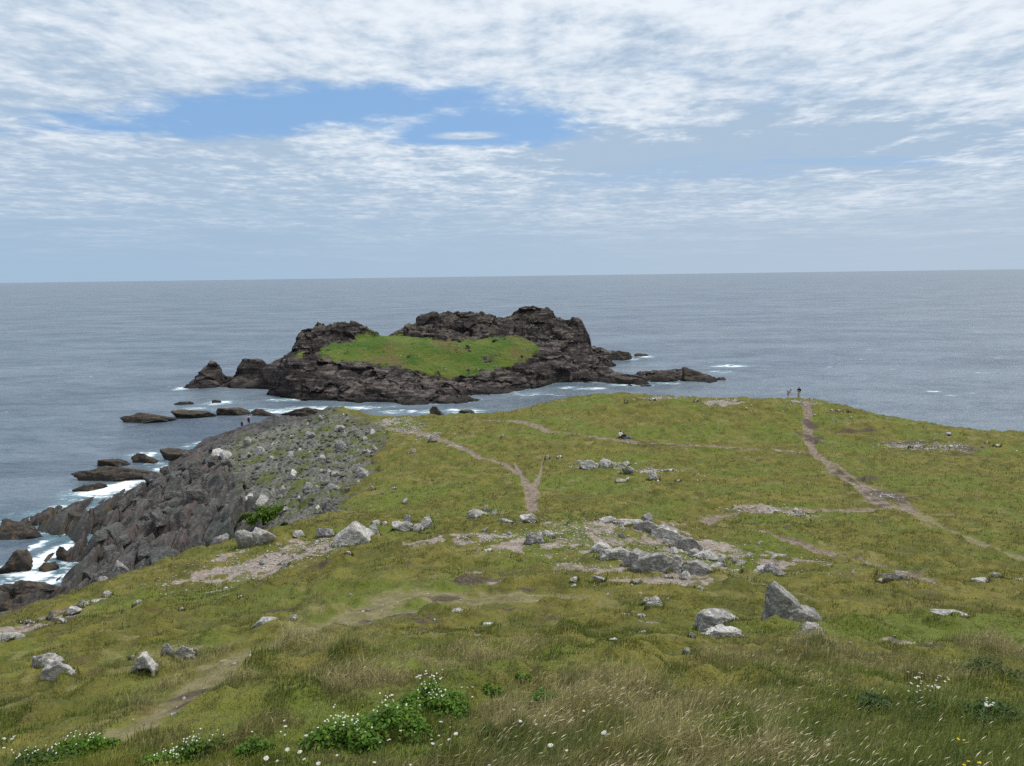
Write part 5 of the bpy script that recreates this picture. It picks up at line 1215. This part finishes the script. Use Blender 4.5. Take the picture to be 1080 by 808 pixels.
backpack(p1, (0, .02, 1.24), R(-32), M_gry, 'grey backpack worn by the bending walker on the hilltop')
# ------------------------------------------------------------------ sky, sun, camera
SUN_AZ, SUN_EL = R(68), R(60)          # azimuth clockwise from the view axis (+Y)
w = bpy.data.worlds.new('World'); C.scene.world = w; w.use_nodes = True
w.node_tree.nodes.clear()
k = NT('', w.node_tree)
sky = k.n('ShaderNodeTexSky', sky_type='NISHITA', sun_disc=False, sun_elevation=SUN_EL, sun_rotation=SUN_AZ, altitude=40, air_density=1.0, dust_density=1.4, ozone_density=1.2).outputs[0]
tc = k.n('ShaderNodeTexCoord').outputs['Generated']
sp = k.n('ShaderNodeSeparateXYZ', {0: tc})
X, Yv, Z = sp.outputs
zc = k.math('ADD', k.math('MAXIMUM', Z, 0.0), 0.035)
u = k.math('DIVIDE', X, zc); v = k.math('DIVIDE', Yv, zc)           # flat cloud deck seen in perspective
uv = k.n('ShaderNodeCombineXYZ', {0: u, 1: v, 2: 0.0}).outputs[0]
nL = k.noise(k.mapping(uv, (.9, .75, 1), loc=(3.1, 1.7, 0)), 0.55, 5, .55, .4)
nM = k.noise(k.mapping(uv, (1.0, .8, 1), loc=(7.7, 4.2, 0)), 1.7, 6, .58, .35)
nS = k.noise(k.mapping(uv, (1.0, .85, 1), (0, 0, 0), (2, 9, 0)), 4.6, 6, .6, .3)
nT = k.noise(k.mapping(uv, (1.0, .8, 1), (0, 0, 0), (6, 1, 0)), 13.0, 4, .6, .2)
def ell(cx, cy, rx, ry, wob, rot=0.0):
    a = k.math('SUBTRACT', u, cx); b = k.math('SUBTRACT', v, cy)
    a2 = k.math('ADD', k.math('MULTIPLY', a, math.cos(rot)), k.math('MULTIPLY', b, math.sin(rot)))
    b2 = k.math('SUBTRACT', k.math('MULTIPLY', b, math.cos(rot)), k.math('MULTIPLY', a, math.sin(rot)))
    a2 = k.math('DIVIDE', a2, rx); b2 = k.math('DIVIDE', b2, ry)
    d = k.math('SQRT', k.math('ADD', k.math('MULTIPLY', a2, a2), k.math('MULTIPLY', b2, b2)))
    return k.math('ADD', d, k.math('MULTIPLY', k.math('SUBTRACT', k.math('ADD', k.math('MULTIPLY', nM, .6), k.math('MULTIPLY', nS, .4)), .5), wob))
gap = k.math('MAXIMUM', k.step(ell(-1.2, 4.15, 1.5, .5, 2.6, R(-10)), 1.12, .5), k.step(ell(-0.2, 4.55, .75, .7, 2.4), 1.05, .5))
gap2 = k.step(ell(2.6, 5.7, .9, .22, 2.6), .9, .5, 0, .5)
thin = k.step(nL, .42, .30, 0, .35)
gap = k.math('MAXIMUM', gap, k.math('MAXIMUM', gap2, thin))
wisp = k.step(ell(-.25, 4.75, .26, .14, 1.4), 1.0, .4, 0, .9)
gap = k.math('MULTIPLY', gap, k.math('SUBTRACT', 1.0, wisp))
bri = k.math('ADD', k.math('ADD', k.math('MULTIPLY', nL, .7), k.math('MULTIPLY', nM, .85)), k.math('MULTIPLY', nS, .95))
bri = k.math('ADD', bri, k.math('MULTIPLY', k.math('SUBTRACT', nT, .5), .55))
bri = k.math('SUBTRACT', bri, k.step(ell(1.5, 5.35, 1.7, 1.2, 1.8), 1.25, .3, 0, .36))
bri = k.math('ADD', bri, k.step(Z, .12, .34, -.06, .16))
bri = k.math('ADD', bri, k.step(X, -.5, .5, -.05, .06))
bri = k.step(bri, .98, 1.62)
white = k.mix(k.step(Z, .36, .75), (4.6, 4.95, 5.35), (7.4, 7.7, 8.1))
cloud = k.mix(bri, (2.3, 3.0, 3.85), white)
blue = k.mix(.8, sky, (1.15, 2.2, 3.9))
c = k.mix(gap, cloud, blue)
haze = k.mix(k.step(X, -.55, .5), (2.05, 2.85, 3.75), (2.5, 3.1, 3.8))
c = k.mix(k.step(k.math('ADD', Z, k.math('MULTIPLY', k.math('SUBTRACT', nL, .5), .10)), .135, .02, 0, .96), c, haze)
bg = k.n('ShaderNodeBackground', {0: c, 1: 0.1})
o = k.n('ShaderNodeOutputWorld'); k.t.links.new(bg.outputs[0], o.inputs[0])

sd = Vector((math.sin(SUN_AZ) * math.cos(SUN_EL), math.cos(SUN_AZ) * math.cos(SUN_EL), math.sin(SUN_EL)))
L = bpy.data.lights.new('sun', 'SUN'); L.energy = 1.5; L.angle = R(11); L.color = (1, .955, .89)
lo = bpy.data.objects.new('sun', L); COL.objects.link(lo); lo.rotation_euler = sd.to_track_quat('Z', 'Y').to_euler(); lo.location = (40, 60, 120)

cam = bpy.data.cameras.new('camera'); co = bpy.data.objects.new('camera', cam); COL.objects.link(co)
cam.sensor_width = 36; cam.lens = 36 * FPX / 1080; cam.clip_start = .1; cam.clip_end = 150000
co.matrix_world = Matrix(((_r[0], _u[0], -_f[0], CAM[0]), (_r[1], _u[1], -_f[1], CAM[1]), (_r[2], _u[2], -_f[2], CAM[2]), (0, 0, 0, 1)))
sc = C.scene; sc.camera = co
sc.render.engine = 'CYCLES'
sc.view_settings.view_transform = 'Standard'; sc.view_settings.look = 'None'; sc.view_settings.gamma = 1; sc.view_settings.exposure = 0.85
sc.view_settings.use_curve_mapping = False
sc.cycles.sample_clamp_direct = 3.0; sc.cycles.sample_clamp_indirect = 3.0
sc.cycles.max_bounces = 5; sc.cycles.diffuse_bounces = 2; sc.cycles.glossy_bounces = 2; sc.cycles.transmission_bounces = 2; sc.cycles.use_denoising = False
